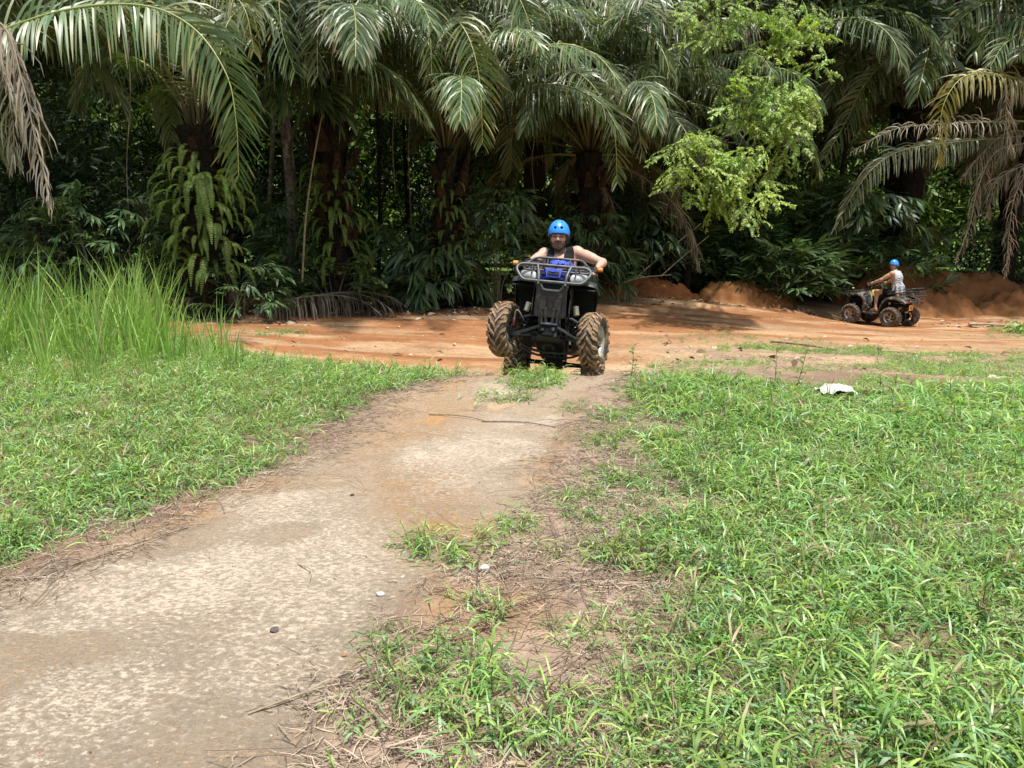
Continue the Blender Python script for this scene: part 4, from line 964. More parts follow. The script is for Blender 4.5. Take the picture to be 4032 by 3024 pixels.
def cane(pts, r, label, name="bamboo_pole", cat="pole", m=None, group=None, n=6):
    pts = [np.array(p, float) for p in pts]; base = pts[0]
    b = MB(); P = smooth_path([p - base for p in pts], 6)
    b.tube(P, np.linspace(r, r * .6, len(P)), n)
    o = b.obj(name, m or M_CANE, None, loc=tuple(base)); return tag(o, label, cat, group)
cane(wp((1190, 1110, 17.3), (1205, 850, 17.4), (1240, 600, 17.6), (1290, 350, 17.9)), .024, "thin pale cane leaning against the fern-hung palm", cat="cane")
cane(wp((1725, 1215, 18.2), (1590, 1182, 18.5), (1455, 1155, 18.9)), .028, "grey bamboo pole lying at the foot of the fan-leaved bamboo", cat="pole")
cane(wp((2500, 1098, 22.3), (2600, 1010, 22.9), (2760, 880, 23.5)), .022, "thin bamboo pole slanting up behind the red mound, lower of the pair", group="slanting poles")
cane(wp((2600, 1090, 22.5), (2690, 1010, 23.1), (2790, 930, 23.6)), .018, "thin bamboo pole slanting up behind the red mound, upper of the pair", group="slanting poles")
cane(wp((2455, 1112, 22.0), (2530, 1092, 22.1), (2640, 1082, 22.4)), .026, "pale bamboo pole lying flat across the top of the red mound")
for i, (px, Y, top, bot) in enumerate([(1552, 19.5, 330, 760), (1615, 20.0, 280, 900), (505, 17, 400, 900), (2100, 21, 500, 760)]):
    cane([W(px, top - 300, Y), W(px + 8, top, Y), W(px - 6, (top + bot) / 2, Y), W(px + 5, bot, Y)], .012, ["pale vine hanging in the gap between the palms, left one", "pale vine hanging in the gap between the palms, right one", "thin vine hanging behind the tall grass", "thin vine hanging behind the nearer rider"][i], name="hanging_vine", cat="vine", group="hanging vines", n=5)

# fallen dead frond and leaf litter -------------------------------------
q = [np.array(W(980, 1215, 16.6)), W(1130, 1188, 16.7), W(1300, 1172, 16.9), W(1420, 1200, 17.1), W(1500, 1235, 17.2)]
for i, (dy, sd) in enumerate(((0, 401), (.35, 402), (.7, 403))):
    pts = [np.array([p[0] + i * .25, p[1] + dy, max(float(T(p[0] + i * .25, p[1] + dy)) + .10 + .40 * math.sin(math.pi * k / 4) + .03 * i, 0 + float(T(p[0], p[1])) + .1)]) for k, p in enumerate(q)]
    lb = frond(pts, npair=70, leaf=.85, w=.018, dead=.97, seed=sd, droop=.30, start=.05, stem=.025)
    base = pts[0]
    me = mesh_np("fallen_frond", np.concatenate(lb.V) - base, np.concatenate(lb.F), M_DRY, col=np.concatenate(lb.C) * .75, smooth=True)
    tag(inst(me, "fallen_frond", None, tuple(base)), ["dead grey palm frond lying at the edge of the track, nearest of the three", "dead grey palm frond lying just behind the nearest one", "dead grey palm frond lying deepest in the shade under the fern-hung palm"][i], "palm frond", "fallen palm fronds")

def dryleaf(seed, col, L=.22, w=.035):
    rng = np.random.default_rng(seed); lb = LB()
    P = np.array([[0, 0, 0.01], [L * .33, .01, .03], [L * .66, -.01, .035], [L, .02, .01]])[None]
    S = nrm(np.array([[0, 1, .5], [0, 1, .7], [0, 1, .2], [0, 1, .6]], float))[None]
    lb.ribbons(P, S, np.array([[.2, 1, .9, .08]]) * w, np.array([col])); return lb.mesh("dry_leaf_shape", M_DRY)
DL = [dryleaf(1, (.42, .35, .27)), dryleaf(2, (.30, .22, .15)), dryleaf(3, (.5, .44, .36), .16, .03), dryleaf(4, (.16, .09, .06), .2, .04)]
rl = np.random.default_rng(5)
def litter(name, label, regions):
    P = []
    for (cx, cy, rx, ry, n) in regions:
        a = rl.uniform(0, 6.28, n); q_ = np.sqrt(rl.random(n)); P.append(np.stack([cx + np.cos(a) * q_ * rx, cy + np.sin(a) * q_ * ry], 1))
    P = np.concatenate(P); z = T(P[:, 0], P[:, 1]) + .005; n = len(P)
    rot = np.stack([rl.normal(0, .25, n), rl.normal(0, .2, n), rl.uniform(0, 6.28, n)], 1)
    o = scatter(name, DL, np.column_stack([P, z]), rot, rl.uniform(.4, 1.15, n), rl.integers(0, 4, n)); return tag(o, label, kind="stuff")
litter("leaf_litter", "dry leaves littered along the foot of the jungle", [(-2.6, 17.9, 2.4, .5, 130), (-.4, 18.3, 1.3, .35, 70), (2.9, 20.9, 2.2, .4, 60), (6, 21.9, 2.4, .4, 50), (9.0, 22.9, 1.1, .4, 170), (14, 22.3, 3, .7, 70), (-6, 15.8, 2, .6, 60), (1, 15, 8, 3, 60), (7, 13, 5, 3.5, 90)])

# ------------------------------------------------------------------ grass
M_GRASS = leafmat("grass_blade", rough=.42, trans=.38, spec=.6, hue=.02, val=.22, tcol=(1.25, 1.3, .5))
M_STRAW = leafmat("straw", rough=.8, trans=.1, spec=.2, hue=.01, val=.25, tcol=(1, .9, .7))
G1 = C(.22, .38, .09); G2 = C(.32, .46, .12); G3 = C(.16, .31, .08); GB = C(.24, .41, .19); GD = C(.38, .30, .17)
def grass_clump(seed, n=34, R=.13, L=.12, w=.0052, erect=.9, droop=.35, dry=.1, m=5, stems=6):
    """creeping shoots with alternate strap leaves, plus loose blades"""
    rng = np.random.default_rng(seed); lb = LB()
    cols = np.stack([G1, G2, G3, GB]); P0s = []; D0s = []; Ls = []
    for s_ in range(stems):
        p = np.append(rng.normal(0, R * .6, 2), 0); a = rng.uniform(0, 6.28); d = nrm(np.array([math.cos(a), math.sin(a), rng.uniform(.3, 1.6)]))
        pts = [p.copy()]; nn = int(rng.integers(4, 7))
        for k in range(nn):
            p = p + d * rng.uniform(.018, .03); d = nrm(d + np.array([0, 0, -.06]) + rng.normal(0, .1, 3)); pts.append(p.copy())
            sd = np.cross(d, [0, 0, 1.]) * (-1) ** k
            P0s.append(p.copy()); D0s.append(nrm(sd * .8 + d * .7 + np.array([0, 0, .35]) + rng.normal(0, .15, 3))); Ls.append(L * rng.uniform(.55, .95))
        lb.tube(np.array(pts), .0018, C(.16, .17, .07), 3)
    for k in range(n):
        p = np.append(rng.normal(0, R * .75, 2), 0); a = rng.uniform(0, 6.28)
        P0s.append(p); D0s.append(nrm(np.array([math.cos(a), math.sin(a), erect * rng.uniform(.5, 1.8)]))); Ls.append(L * rng.uniform(.6, 1.35))
    P0 = np.array(P0s); K = len(P0); Q, D = droop_lines(P0, np.array(D0s), np.array(Ls), droop * rng.uniform(.4, 1.6, K), m)
    S = nrm(np.cross(D, np.array([0, 0, 1.]) + rng.normal(0, .35, (K, 1, 3))))
    prof = np.interp(np.linspace(0, 1, m), [0, .25, .6, 1], [.55, 1, .8, .03])
    dr = rng.random((K, 1)) < dry
    c = cols[rng.integers(0, 4, K)] * rng.uniform(.75, 1.25, (K, 1)); c = np.where(dr, GD * rng.uniform(.6, 1.1, (K, 1)), c)
    lb.ribbons(Q, S, prof[None] * (w * rng.uniform(.7, 1.35, K))[:, None], c)
    return lb.mesh("grass_shape", M_GRASS)
GR_NEAR = [grass_clump(s, 34, .13, [.12, .15, .14, .11, .18][s], [.0040, .0034, .0046, .0042, .0036][s], [.8, 1.3, .7, .5, 1.5][s], .32, [.08, .14, .06, .2, .1][s], 5, [6, 3, 7, 8, 2][s]) for s in range(5)]
GR_LONG = [grass_clump(20 + s, 24, .13, .21, .0052, 1.2, .3, .05, 6, 6) for s in range(4)]
GR_SPARSE = [grass_clump(40 + s, 7, .10, .085, .0050, .6, .35, .12, 4, 4) for s in range(3)]
GR_TALL = []
for s in range(4):
    rng = np.random.default_rng(60 + s); lb = LB(); K = 16
    P0 = np.column_stack([rng.normal(0, .05, (K, 2)), np.zeros(K)]); D0 = nrm(np.column_stack([rng.normal(0, .13, (K, 2)), np.ones(K)]))
    Q, D = droop_lines(P0, D0, rng.uniform(.55, 1.15, K), np.where(rng.random(K) < .12, .32, .02), 8)
    # blades lean outward before they fall over
    lean = rng.normal(0, .05, (K, 1, 2)) * (np.linspace(0, 1, 8)[None, :, None] ** 2) * 3; Q[:, :, :2] += lean
    S = nrm(np.cross(D, rng.normal(0, 1, (K, 1, 3)) * np.array([1, 1, .1])))
    prof = np.interp(np.linspace(0, 1, 8), [0, .2, .6, 1], [.8, 1, .7, .03])
    c = np.where(rng.random((K, 1)) < .06, GD * .9, np.where(rng.random((K, 1)) < .5, C(.29, .44, .11), C(.23, .38, .09))) * rng.uniform(.8, 1.2, (K, 1))
    lb.ribbons(Q, S, prof[None] * (.0088 * rng.uniform(.7, 1.3, K))[:, None], c); GR_TALL.append(lb.mesh("tall_grass_shape", M_GRASS))

def sow(name, label, templ, box, per_m2, dens, seed, sc=(.8, 1.25), tilt=.12, parts=None, dz=-.003, cull=True):
    rng = np.random.default_rng(seed); A = (box[1] - box[0]) * (box[3] - box[2]); n = int(A * per_m2)
    x = rng.uniform(box[0], box[1], n); y = rng.uniform(box[2], box[3], n)
    if cull:
        k = (y > .9) & (np.abs(x) < y * .74 + 3.5); x, y = x[k], y[k]
    p = dens(x, y); k = rng.random(len(x)) < p; x, y, p = x[k], y[k], p[k]; n = len(x)
    s = rng.uniform(*sc, n) * (.55 + .45 * p)
    rot = np.column_stack([rng.normal(0, tilt, (n, 2)), rng.uniform(0, 6.28, n)])
    o = scatter(name, templ, np.column_stack([x, y, T(x, y) + dz]), rot, s, rng.integers(0, len(templ), n))
    return tag(o, label, kind="stuff")
lowg = lambda x, y: green(x, y) * (.75 + .5 * fbm(x, y, .5, 3, 81))
sow("grass", "green creeping grass covering both verges of the path", GR_NEAR, (-12, 13, .8, 15), 58, lambda x, y: np.clip(lowg(x, y) * 1.1 - .04, 0, 1), 91, (.75, 1.2))
sow("long_grass", "longer strap-leaved grass on the right verge", GR_LONG, (-1, 12, .8, 12), 34, lambda x, y: sstep(.35, .9, green(x, y)) * sstep(0, 1.2, x - poly_x(RIGHT, y)) * sstep(.32, .5, fbm(x, y, .7, 3, 83)), 92, (.7, 1.15))
sow("grass_tufts", "small tufts of grass in the thatch and on the sandy track", GR_SPARSE, (-5, 15, 1.2, 20), 26, lambda x, y: np.clip(green(x, y) * 1.3, 0, 1) * (1 - .6 * sstep(.6, .9, green(x, y))), 93, (.6, 1.1))
tallm = lambda x, y: sstep(-.5, 2.4, (np.interp(y, [5.5, 7, 9, 11, 13, 15], [-6.0, -4.0, -3.3, -3.6, -4.4, -5.8]) - x) + 1.5 * edge_noise(x, y)) * sstep(6.6, 8.8, y + .0 * x) * (1 - sstep(-.2, .8, y - left_back(x)))
sow("tall_grass", "stand of tall bright upright grass on the left verge", GR_TALL, (-14, -2.4, 6, 16), 10, lambda x, y: tallm(x, y) * sstep(.36, .56, fbm(x, y, .9, 3, 85)) * .95, 94, (.5, 1.6), .07)
sow("half_tall_grass", "knee-high grass around the tall stand on the left verge", GR_TALL, (-13, -.6, 4.5, 14), 26, lambda x, y: green(x, y) * sstep(-.5, 2.8, -x - 1.8 + .0 * y) * sstep(4.2, 8.5, y) * .55 * sstep(.38, .6, fbm(x, y, .6, 3, 86)), 95, (.2, .62), .22)
sow("verge_grass", "long arching grass on the brow of the right verge", GR_LONG, (.8, 9, 4.6, 9.2), 22, lambda x, y: sstep(.5, .9, green(x, y)) * sstep(4.6, 6.5, y) * (1 - blob(x, y, 3.05, 7.0, .45, .6)), 141, (.95, 1.6), .12)
# a few isolated upright blades at the brow
sow("brow_blades", "single upright grass blades along the brow of the verges", [GR_TALL[0], GR_TALL[2]], (-5.5, 6, 6.8, 12), 2.0, lambda x, y: sstep(.5, .9, green(x, y)) * .6, 96, (.2, .42), .2)

# straw: dead thatch lying flat
def straw_mesh(seed, n=26, R=.11, L=.085):
    rng = np.random.default_rng(seed); lb = LB(); P0 = np.column_stack([rng.normal(0, R * .8, (n, 2)), rng.uniform(.002, .016, n)])
    a = rng.uniform(0, 6.28, n); D0 = np.column_stack([np.cos(a), np.sin(a), rng.normal(.05, .12, n)])
    Q, D = droop_lines(P0, D0, L * rng.uniform(.4, 1.5, n), np.full(n, .05), 4); Q[:, 1:, :2] += rng.normal(0, .004, (n, 3, 2)); Q[..., 2] = np.maximum(Q[..., 2], .002)
    S = nrm(np.cross(D, np.array([0, 0, 1.]) + rng.normal(0, .4, (n, 1, 3))))
    c = np.where(rng.random((n, 1)) < .25, C(.13, .09, .07), C(.44, .35, .26)) * rng.uniform(.5, 1.2, (n, 1))
    lb.ribbons(Q, S, np.array([[.8, 1, .9, .2]]) * (.0014 * rng.uniform(.7, 1.7, n))[:, None], c); return lb.mesh("straw_shape", M_STRAW)
STRAWS = [straw_mesh(s) for s in range(4)]
def thatch(x, y):
    belt = sstep(-.12, .12, x - poly_x(STRAW, y) + edge_noise(x, y) * .5) * (1 - sstep(.5, 1.6, x - poly_x(RIGHT, y)))
    le = sstep(-.38, -.02, poly_x(LEFT, y) - x + .12) * (1 - sstep(.1, 1.3, poly_x(LEFT, y) - x)) * .75
    b3 = sstep(2, 3, x) * sstep(8.8, 9.5, y) * (1 - sstep(13, 15, y)) * .35
    pth = path_mask(x, y) * .012
    return np.clip(np.maximum.reduce([belt * (1 - sstep(8.6, 9.2, y)), le * (1 - sstep(8.4, 9, y)), b3, pth, .42 * green(x, y) * (y < 8)]), 0, 1)
sow("straw_thatch", "dead grass stalks and straw lying along both edges of the path", STRAWS, (-6, 9, .8, 14), 95, lambda x, y: thatch(x, y) * (.55 + .8 * fbm(x, y, .4, 3, 88)), 97, (.6, 1.3), .05, dz=.001)
# long loose stalks
def stalk_mesh(seed, n=5):
    rng = np.random.default_rng(seed); lb = LB()
    for i in range(n):
        a = rng.uniform(0, 6.28); p = np.append(rng.normal(0, .12, 2), .006); L = rng.uniform(.12, .34)
        t = np.linspace(0, 1, 6)[:, None]; P = p + np.array([[math.cos(a), math.sin(a), 0]]) * L * t + np.array([[-math.sin(a), math.cos(a), 0]]) * rng.normal(0, .06) * t ** 2 + np.array([[0, 0, .02]]) * np.sin(t * 3.1)
        lb.tube(P, rng.uniform(.0009, .0018), C(.30, .23, .17) * rng.uniform(.5, 1.3), 3)
    return lb.mesh("stalk_shape", M_STRAW)
sow("loose_stalks", "long thin brown stalks strewn along the path edges", [stalk_mesh(s) for s in range(4)], (-5, 4, .8, 9), 14, lambda x, y: np.clip(thatch(x, y) * 1.2, 0, 1), 98, (.8, 1.6), .02, dz=.002)
# gravel crumbs on the path
def crumb_mesh(seed, col):
    rng = np.random.default_rng(seed); b = bmesh.new(); bmesh.ops.create_icosphere(b, subdivisions=1, radius=.01)
    V = np.array([v.co for v in b.verts]) * np.array([1, .8, .55]) * rng.uniform(.75, 1.25, (len(b.verts), 1)); F = np.array([[v.index for v in f.verts] for f in b.faces]); b.free()
    return mesh_np("crumb_shape", V, F, M_STONE, col=np.repeat(np.array([col]), len(V), 0))
import bmesh
def vertcol_mat(name, rough=.9, bump=.0):
    m, N, L, B = newmat(name); at = N.new("ShaderNodeAttribute"); at.attribute_name = "col"
    ns = N.new("ShaderNodeTexNoise"); ns.inputs["Scale"].default_value = 60; tc = N.new("ShaderNodeTexCoord"); L.new(tc.outputs["Object"], ns.inputs["Vector"])
    mr = N.new("ShaderNodeMapRange"); mr.inputs["To Min"].default_value = .75; mr.inputs["To Max"].default_value = 1.25; L.new(ns.outputs["Fac"], mr.inputs["Value"])
    mx = N.new("ShaderNodeMixRGB"); mx.blend_type = 'MULTIPLY'; mx.inputs["Fac"].default_value = 1; L.new(at.outputs["Color"], mx.inputs[1]); L.new(mr.outputs["Result"], mx.inputs[2])
    L.new(mx.outputs[0], B.inputs["Base Color"]); B.inputs["Roughness"].default_value = rough; B.inputs["Specular IOR Level"].default_value = .2
    return m
M_STONE = vertcol_mat("stone")
CR = [crumb_mesh(1, (.13, .09, .07)), crumb_mesh(2, (.36, .28, .2)), crumb_mesh(3, (.5, .46, .4)), crumb_mesh(4, (.34, .17, .08))]
sow("gravel", "small crumbs of soil and gravel on the path and track", CR, (-4, 9, .9, 16), 60, lambda x, y: np.maximum(path_mask(x, y) * .55, sstep(9, 11, y) * .5) * (1 - green(x, y)), 99, (.25, .9), .3, dz=0)
sow("track_clods", "clods and small stones strewn over the orange track", CR, (-6, 16, 9.5, 22), 9, lambda x, y: .8 * (1 - green(x, y)) * sstep(.4, .6, fbm(x, y, 1.1, 3, 131)) + .1, 133, (.8, 2.6), .3, dz=0)
# stones one can pick out
def stone(x, y, r, col, label, seed, squash=.65):
    rng = np.random.default_rng(seed); b = bmesh.new(); bmesh.ops.create_icosphere(b, subdivisions=2, radius=r)
    V = np.array([v.co for v in b.verts]); n = nrm(V); k = 0
    for i in range(7):
        d = nrm(rng.normal(0, 1, 3)); h = r * rng.uniform(.62, .85); k = (V @ d) - h; V = V - np.maximum(k, 0)[:, None] * d
    V = V * np.array([1.15, .9, squash]) * .85; col = tuple(c * .72 for c in col); F = np.array([[v.index for v in f.verts] for f in b.faces]); b.free()
    me = mesh_np("stone", V, F, M_STONE, col=np.repeat(np.array([col]), len(V), 0) * rng.uniform(.9, 1.1, (len(V), 1)), smooth=True, sharp=30)
    o = inst(me, "stone", None, (x, y, float(T(x, y)) + r * squash * .45), (0, 0, rng.uniform(0, 6))); return tag(o, label, "stone", "stones on and beside the path")
stone(-.13, 3.40, .032, (.60, .56, .50), "round white stone in the straw just right of the green tuft", 1, .85)
stone(-.57, 3.10, .024, (.66, .62, .56), "angular white stone on the path left of the orange stain", 2)
stone(-.50, 3.30, .014, (.55, .52, .48), "tiny pale stone on the path below the green tuft", 3)
stone(-.93, 2.79, .024, (.13, .11, .10), "flat dark stone on the left half of the path in the foreground", 4, .5)
stone(-.545, 2.48, .016, (.60, .56, .5), "pale pebble at the edge of the straw in the foreground", 5)
stone(-.96, 4.43, .017, (.17, .07, .035), "small red-brown stone in the middle of the path", 6, .6)
stone(-.28, 2.30, .030, (.5, .42, .25), "yellowish stone half hidden in the foreground grass", 7, .8)
stone(-.62, 2.62, .012, (.42, .25, .12), "tiny orange pebble on the path near the foreground straw", 8)
# sticks
def stick(p, q_, r, label, m=None, bend=.03):
    z = lambda a: (a[0], a[1], float(T(a[0], a[1])) + r * 1.2)
    a, b_ = np.array(z(p)), np.array(z(q_)); mid = (a + b_) / 2 + np.array([bend, bend, .01]); mid[2] = max(mid[2], float(T(mid[0], mid[1])) + r)
    return cane([a, mid, b_], r, label, name="stick", cat="stick", m=m or M_STICK, group="loose sticks", n=5)
M_STICK = mat("stick_wood", (.10, .07, .05), (.24, .18, .13), rough=.9, scale=20, spec=.15)
stick((5.25, 15.5), (6.0, 14.0), .022, "dark stick lying in a green patch left of the farther quad bike")
stick((-1.02, 3.45), (-.90, 3.18), .004, "forked pale twig in the middle of the path", M_CANE)
stick((-.20, 2.95), (-.50, 2.62), .004, "thin brown twig across the edge of the straw")
stick((-.85, 2.25), (-.55, 2.45), .004, "bent grey twig in the foreground thatch", M_CANE)
stick((-.25, 6.15), (.35, 5.98), .006, "thin dark twig lying across the path below the crest")
stick((-.7, 6.35), (-.2, 6.15), .005, "thin brown twig across the path, left of the other one")
stick((-2.2, 3.3), (-1.75, 3.95), .005, "long grey twig along the left edge of the path")
stick((11.3, 16.0), (11.75, 15.5), .04, "pale broken stick on the right-hand track", M_CANE)
stick((6.9, 14.6), (7.6, 14.5), .02, "pale flat stick in the grass strip in front of the farther quad bike", M_CANE)
stick((13.2, 22.2), (14.2, 21.9), .04, "long pale husk lying at the foot of the earth bank", M_CANE)

# weeds, seedlings
def weed(x, y, h, label, seed, red=0.0, n=9, L=.15, w=.019, group="upright weeds in the verge"):
    rng = np.random.default_rng(seed); root = tag(empty("weed", (x, y, float(T(x, y)))), label, "weed", group)
    lb = LB(); top = np.array([rng.normal(0, .03), rng.normal(0, .03), h]); P = smooth_path([(0, 0, 0), tuple(top * .5 + np.array([.01, 0, 0])), tuple(top)], 4)
    lb.tube(P, np.linspace(.004, .002, len(P)), C(.12, .05, .03), 5); lb.mesh_ = lb.mesh("stem", M_GRASS); inst(lb.mesh_, "stem", root)
    for i in range(n):
        t = .3 + .7 * i / (n - 1); p = P[int(t * (len(P) - 1))]; a = i * 2.4 + rng.normal(0, .3); l2 = LB()
        D0 = np.array([[math.cos(a), math.sin(a), .5 + t * .9]]); Q, D = droop_lines(np.zeros((1, 3)), D0, np.array([L * rng.uniform(.7, 1.2)]), np.array([.25]), 6)
        cc = (C(.11, .20, .045) * (1 - red) + C(.32, .10, .04) * red) if i >= n - 2 else C(.10, .19, .05)
        l2.ribbons(Q, nrm(np.cross(D, [0, 0, 1.])), np.array([[.2, .8, 1, .8, .5, .03]]) * w, cc[None] * rng.uniform(.8, 1.2)); inst(l2.mesh("leaf", M_GRASS), "leaf", root, tuple(p))
weed(1.22, 7.75, .30, "lone leafy weed at the crest just right of the nearer quad bike's front wheel", 1)
weed(2.52, 7.30, .42, "taller weed with reddish stem in the right verge, left of the pair", 2, .3, 9)
weed(2.76, 7.40, .40, "taller weed with reddish stem in the right verge, right of the pair", 3, .2, 9)
weed(3.46, 7.10, .26, "small weed with orange-tipped leaves right of the white bag", 4, .9, 6)
weed(4.05, 7.0, .26, "small weed with red-tipped leaves farthest right", 5, .8, 6)
weed(5.7, 11.9, .34, "pale leafy weed standing in the bare patch beyond the right verge", 6, 0, 6)
# bushy green tuft at the foot of the bank
sow("bank_tuft", "bright green tuft growing at the foot of the earth bank", GR_LONG, (12.6, 16.5, 19.0, 22), 16, lambda x, y: blob(x, y, 14.0, 20.3, 1.0, .7), 121, (1.3, 2.6), cull=False)

# crumpled white bag lying in the grass
def crumple(name, x, y, rx, ry, h, col, label, cat, seed):
    n = 26; u = np.linspace(-1, 1, n); U_, V_ = np.meshgrid(u, u); rng = np.random.default_rng(seed)
    r_ = np.sqrt(U_ ** 2 + V_ ** 2); z = h * (1 - sstep(.3, 1.35, r_)) + (fbm(U_ * 3, V_ * 2, .9, 4, seed) - .5) * h * 1.5 + .10 * h * np.sin(U_ * 9 + V_ * 4)
    X = U_ * rx * (1 + .2 * (fbm(V_ * 2, U_ * 0, .5, 2, seed + 1) - .5)); Y = V_ * ry * (1 + .3 * (fbm(U_ * 3, V_ * 0, .5, 2, seed + 2) - .5))
    b = MB(); b.sheet(np.stack([X, Y, z], -1), thick=.003)
    m = mat("plastic_" + name, col, tuple(c * .88 for c in col), rough=.45, scale=5)
    return tag(b.obj(name, m, None, loc=(x, y, float(T(x, y)) + .07), sharp=60), label, cat)
crumple("plastic_bag", 3.09, 7.25, .16, .15, .05, (.55, .52, .49), "crumpled white plastic bag lying in the right-hand grass", "bag", 131)
# ------------------------------------------------------------------ quad bikes
MUD = (.30, .175, .09); MUD2 = (.16, .105, .07)
M_PLAST = mat("black_plastic", (.012, .012, .013), (.028, .028, .03), rough=.42, scale=6, bump=.15, bscale=120, mud=(.15, .105, .07), mudlvl=.565)
M_PLAST_G = mat("dusty_plastic", (.035, .036, .038), (.075, .075, .075), rough=.5, scale=7, mud=(.20, .165, .13), mudlvl=.55)
M_PLAST_D = mat("muddy_plastic", (.025, .025, .026), (.06, .056, .05), rough=.45, scale=5, mud=(.20, .165, .125), mudlvl=.50, bump=.3)
M_WELL = mat("wheel_well", (.006, .006, .007), (.013, .013, .014), rough=.6, scale=5, spec=.3)
M_RACK = mat("rack_steel", (.05, .055, .06), (.105, .11, .115), rough=.45, metal=.35, scale=16, mud=(.24, .17, .12), mudlvl=.60)
M_RACK_D = mat("rack_dark", (.035, .04, .045), (.07, .075, .08), rough=.45, scale=16, mud=(.16, .13, .10), mudlvl=.62)
M_ARM = mat("chassis_steel", (.04, .048, .056), (.09, .10, .115), rough=.42, metal=.3, scale=14, mud=(.12, .085, .06), mudlvl=.6)
M_DARKM = mat("dark_metal", (.006, .006, .006), (.018, .017, .016), rough=.5, scale=10, mud=(.035, .027, .02), mudlvl=.6)
M_TYRE = mat("tyre_rubber", (.022, .02, .018), (.05, .042, .035), rough=.62, scale=7, mud=(.22, .15, .09), mudlvl=.47, bump=.3)
M_LUG = mat("muddy_tread", (.17, .11, .06), (.36, .235, .13), rough=.85, scale=16, mud=(.05, .04, .032), mudlvl=.60, bump=.5)
M_LUG2 = mat("brown_tread", (.08, .062, .045), (.19, .15, .11), rough=.85, scale=16, mud=(.035, .03, .026), mudlvl=.56, bump=.5)
M_ALLOY = mat("alloy_rim", (.42, .40, .36), (.62, .60, .56), rough=.32, metal=.75, scale=12, mud=(.34, .26, .17), mudlvl=.5)
M_GOLD = mat("gold_reservoir", (.62, .56, .36), (.68, .62, .42), rough=.35, metal=.25, scale=8)
M_SPRING = mat("spring", (.01, .01, .011), rough=.25, metal=.3)
M_LENS = mat("headlight_lens", (.30, .32, .33), (.50, .52, .53), rough=.22, scale=9, spec=.7)
M_ORANGE = mat("orange_lens", (.62, .22, .03), (.70, .30, .06), rough=.35, scale=9)
M_RED = mat("red_lens", (.22, .012, .015), (.3, .02, .02), rough=.3)
M_BLUEP = mat("blue_plastic", (.025, .045, .42), (.045, .08, .52), rough=.35, scale=10, spec=.5)
M_YELP = mat("yellow_plastic", (.62, .46, .06), (.70, .56, .12), rough=.4, scale=10)
M_SEAT = mat("seat_vinyl", (.012, .012, .012), (.022, .022, .022), rough=.5)
M_PLATE = mat("orange_plate", (.80, .30, .07), (.86, .36, .10), rough=.5)
M_INK = mat("plate_ink", (.035, .008, .004), rough=.6)
M_GRIP = mat("rubber_grip", (.01, .01, .01), rough=.7)
M_CHROME = mat("chrome", (.6, .6, .6), rough=.18, metal=1.0)

def wheel_meshes(R, Wd, lugmat, nl=18):
    """tyre (carcass + chevron lugs) and five-spoke rim, axle along X, outer side +X"""
    h = Wd / 2
    prof = [(-h * .62, R * .52), (-h * .80, R * .56), (-h * .98, R * .68), (-h * 1.0, R * .80), (-h * .90, R * .91), (-h * .62, R * .955), (0, R * .965), (h * .62, R * .955), (h * .90, R * .91), (h * 1.0, R * .80), (h * .98, R * .68), (h * .80, R * .56), (h * .62, R * .52)]
    t = MB(); t.lathe(prof, n=56)
    xs = np.array([p[0] for p in prof[2:-2]]); rs = np.array([p[1] for p in prof[2:-2]])
    def surf(x): return np.interp(x, xs, rs)
    def lug(th, x0, x1, dth, wid, hgt, m=1):
        n = 4; V = []
        for i in range(n + 1):
            s = i / n; x = x0 + (x1 - x0) * s; a = th + dth * s
            sgn = np.sign(x1 - x0)
            if s > .7: x = x1 - sgn * (1 - s) * .3 * abs(x1 - x0)
            for (da, hh) in ((-.5, -.004), (.5, -.004), (.36, hgt), (-.36, hgt)):
                r = surf(x); aa = a + da * wid / R
                ex = 0
                if abs(x) > h * .8: ex = np.sign(x) * max(0, hh) * .7
                rr = r + hh * (.75 if abs(x) > h * .8 else 1)
                V.append((x + ex, rr * math.cos(aa), rr * math.sin(aa)))
        F = [[0, 1, 2, 3], [4 * n + 3, 4 * n + 2, 4 * n + 1, 4 * n]]
        for i in range(n):
            for k in range(4):
                F.append([4 * i + k, 4 * i + (k + 1) % 4, 4 * (i + 1) + (k + 1) % 4, 4 * (i + 1) + k][::-1])
        t.add(V, F, m)
    for i in range(nl):
        a = 2 * math.pi * i / nl
        for sgn in (-1, 1):
            o = a + (math.pi / nl if sgn > 0 else 0)
            lug(o, sgn * .004, sgn * h * .56, .27, .040, .018)
            lug(o + .27, sgn * h * .52, sgn * h * .97, .17, .042, .017)
            if i % 2 == 0: lug(o + .12, sgn * h * .60, sgn * h * .80, .05, .03, .014)
    r = MB()
    r.lathe([(-h * .62, R * .53), (-h * .6, R * .47), (-h * .2, R * .44), (h * .35, R * .44), (h * .60, R * .47), (h * .70, R * .53), (h * .74, R * .545), (h * .66, R * .56)], n=40)
    r.lathe([(h * .28, .001), (h * .30, R * .10), (h * .18, R * .15), (h * .10, R * .15)], n=20)
    for k in range(5):
        a = 2 * math.pi * k / 5
        for da in (-.17, .17):
            p0 = (h * .2, R * .12 * math.cos(a), R * .12 * math.sin(a)); p1 = (h * .30, R * .30 * math.cos(a + da * .8), R * .30 * math.sin(a + da * .8)); p2 = (h * .42, R * .45 * math.cos(a + da), R * .45 * math.sin(a + da))
            r.tube([p0, p1, p2], [.014, .011, .013], 6)
    hub = MB(); hub.lathe([(-h * .7, .001), (-h * .7, .085), (-h * .62, .088), (-h * .60, .03), (h * .1, .03)], n=28)
    return t, r, hub

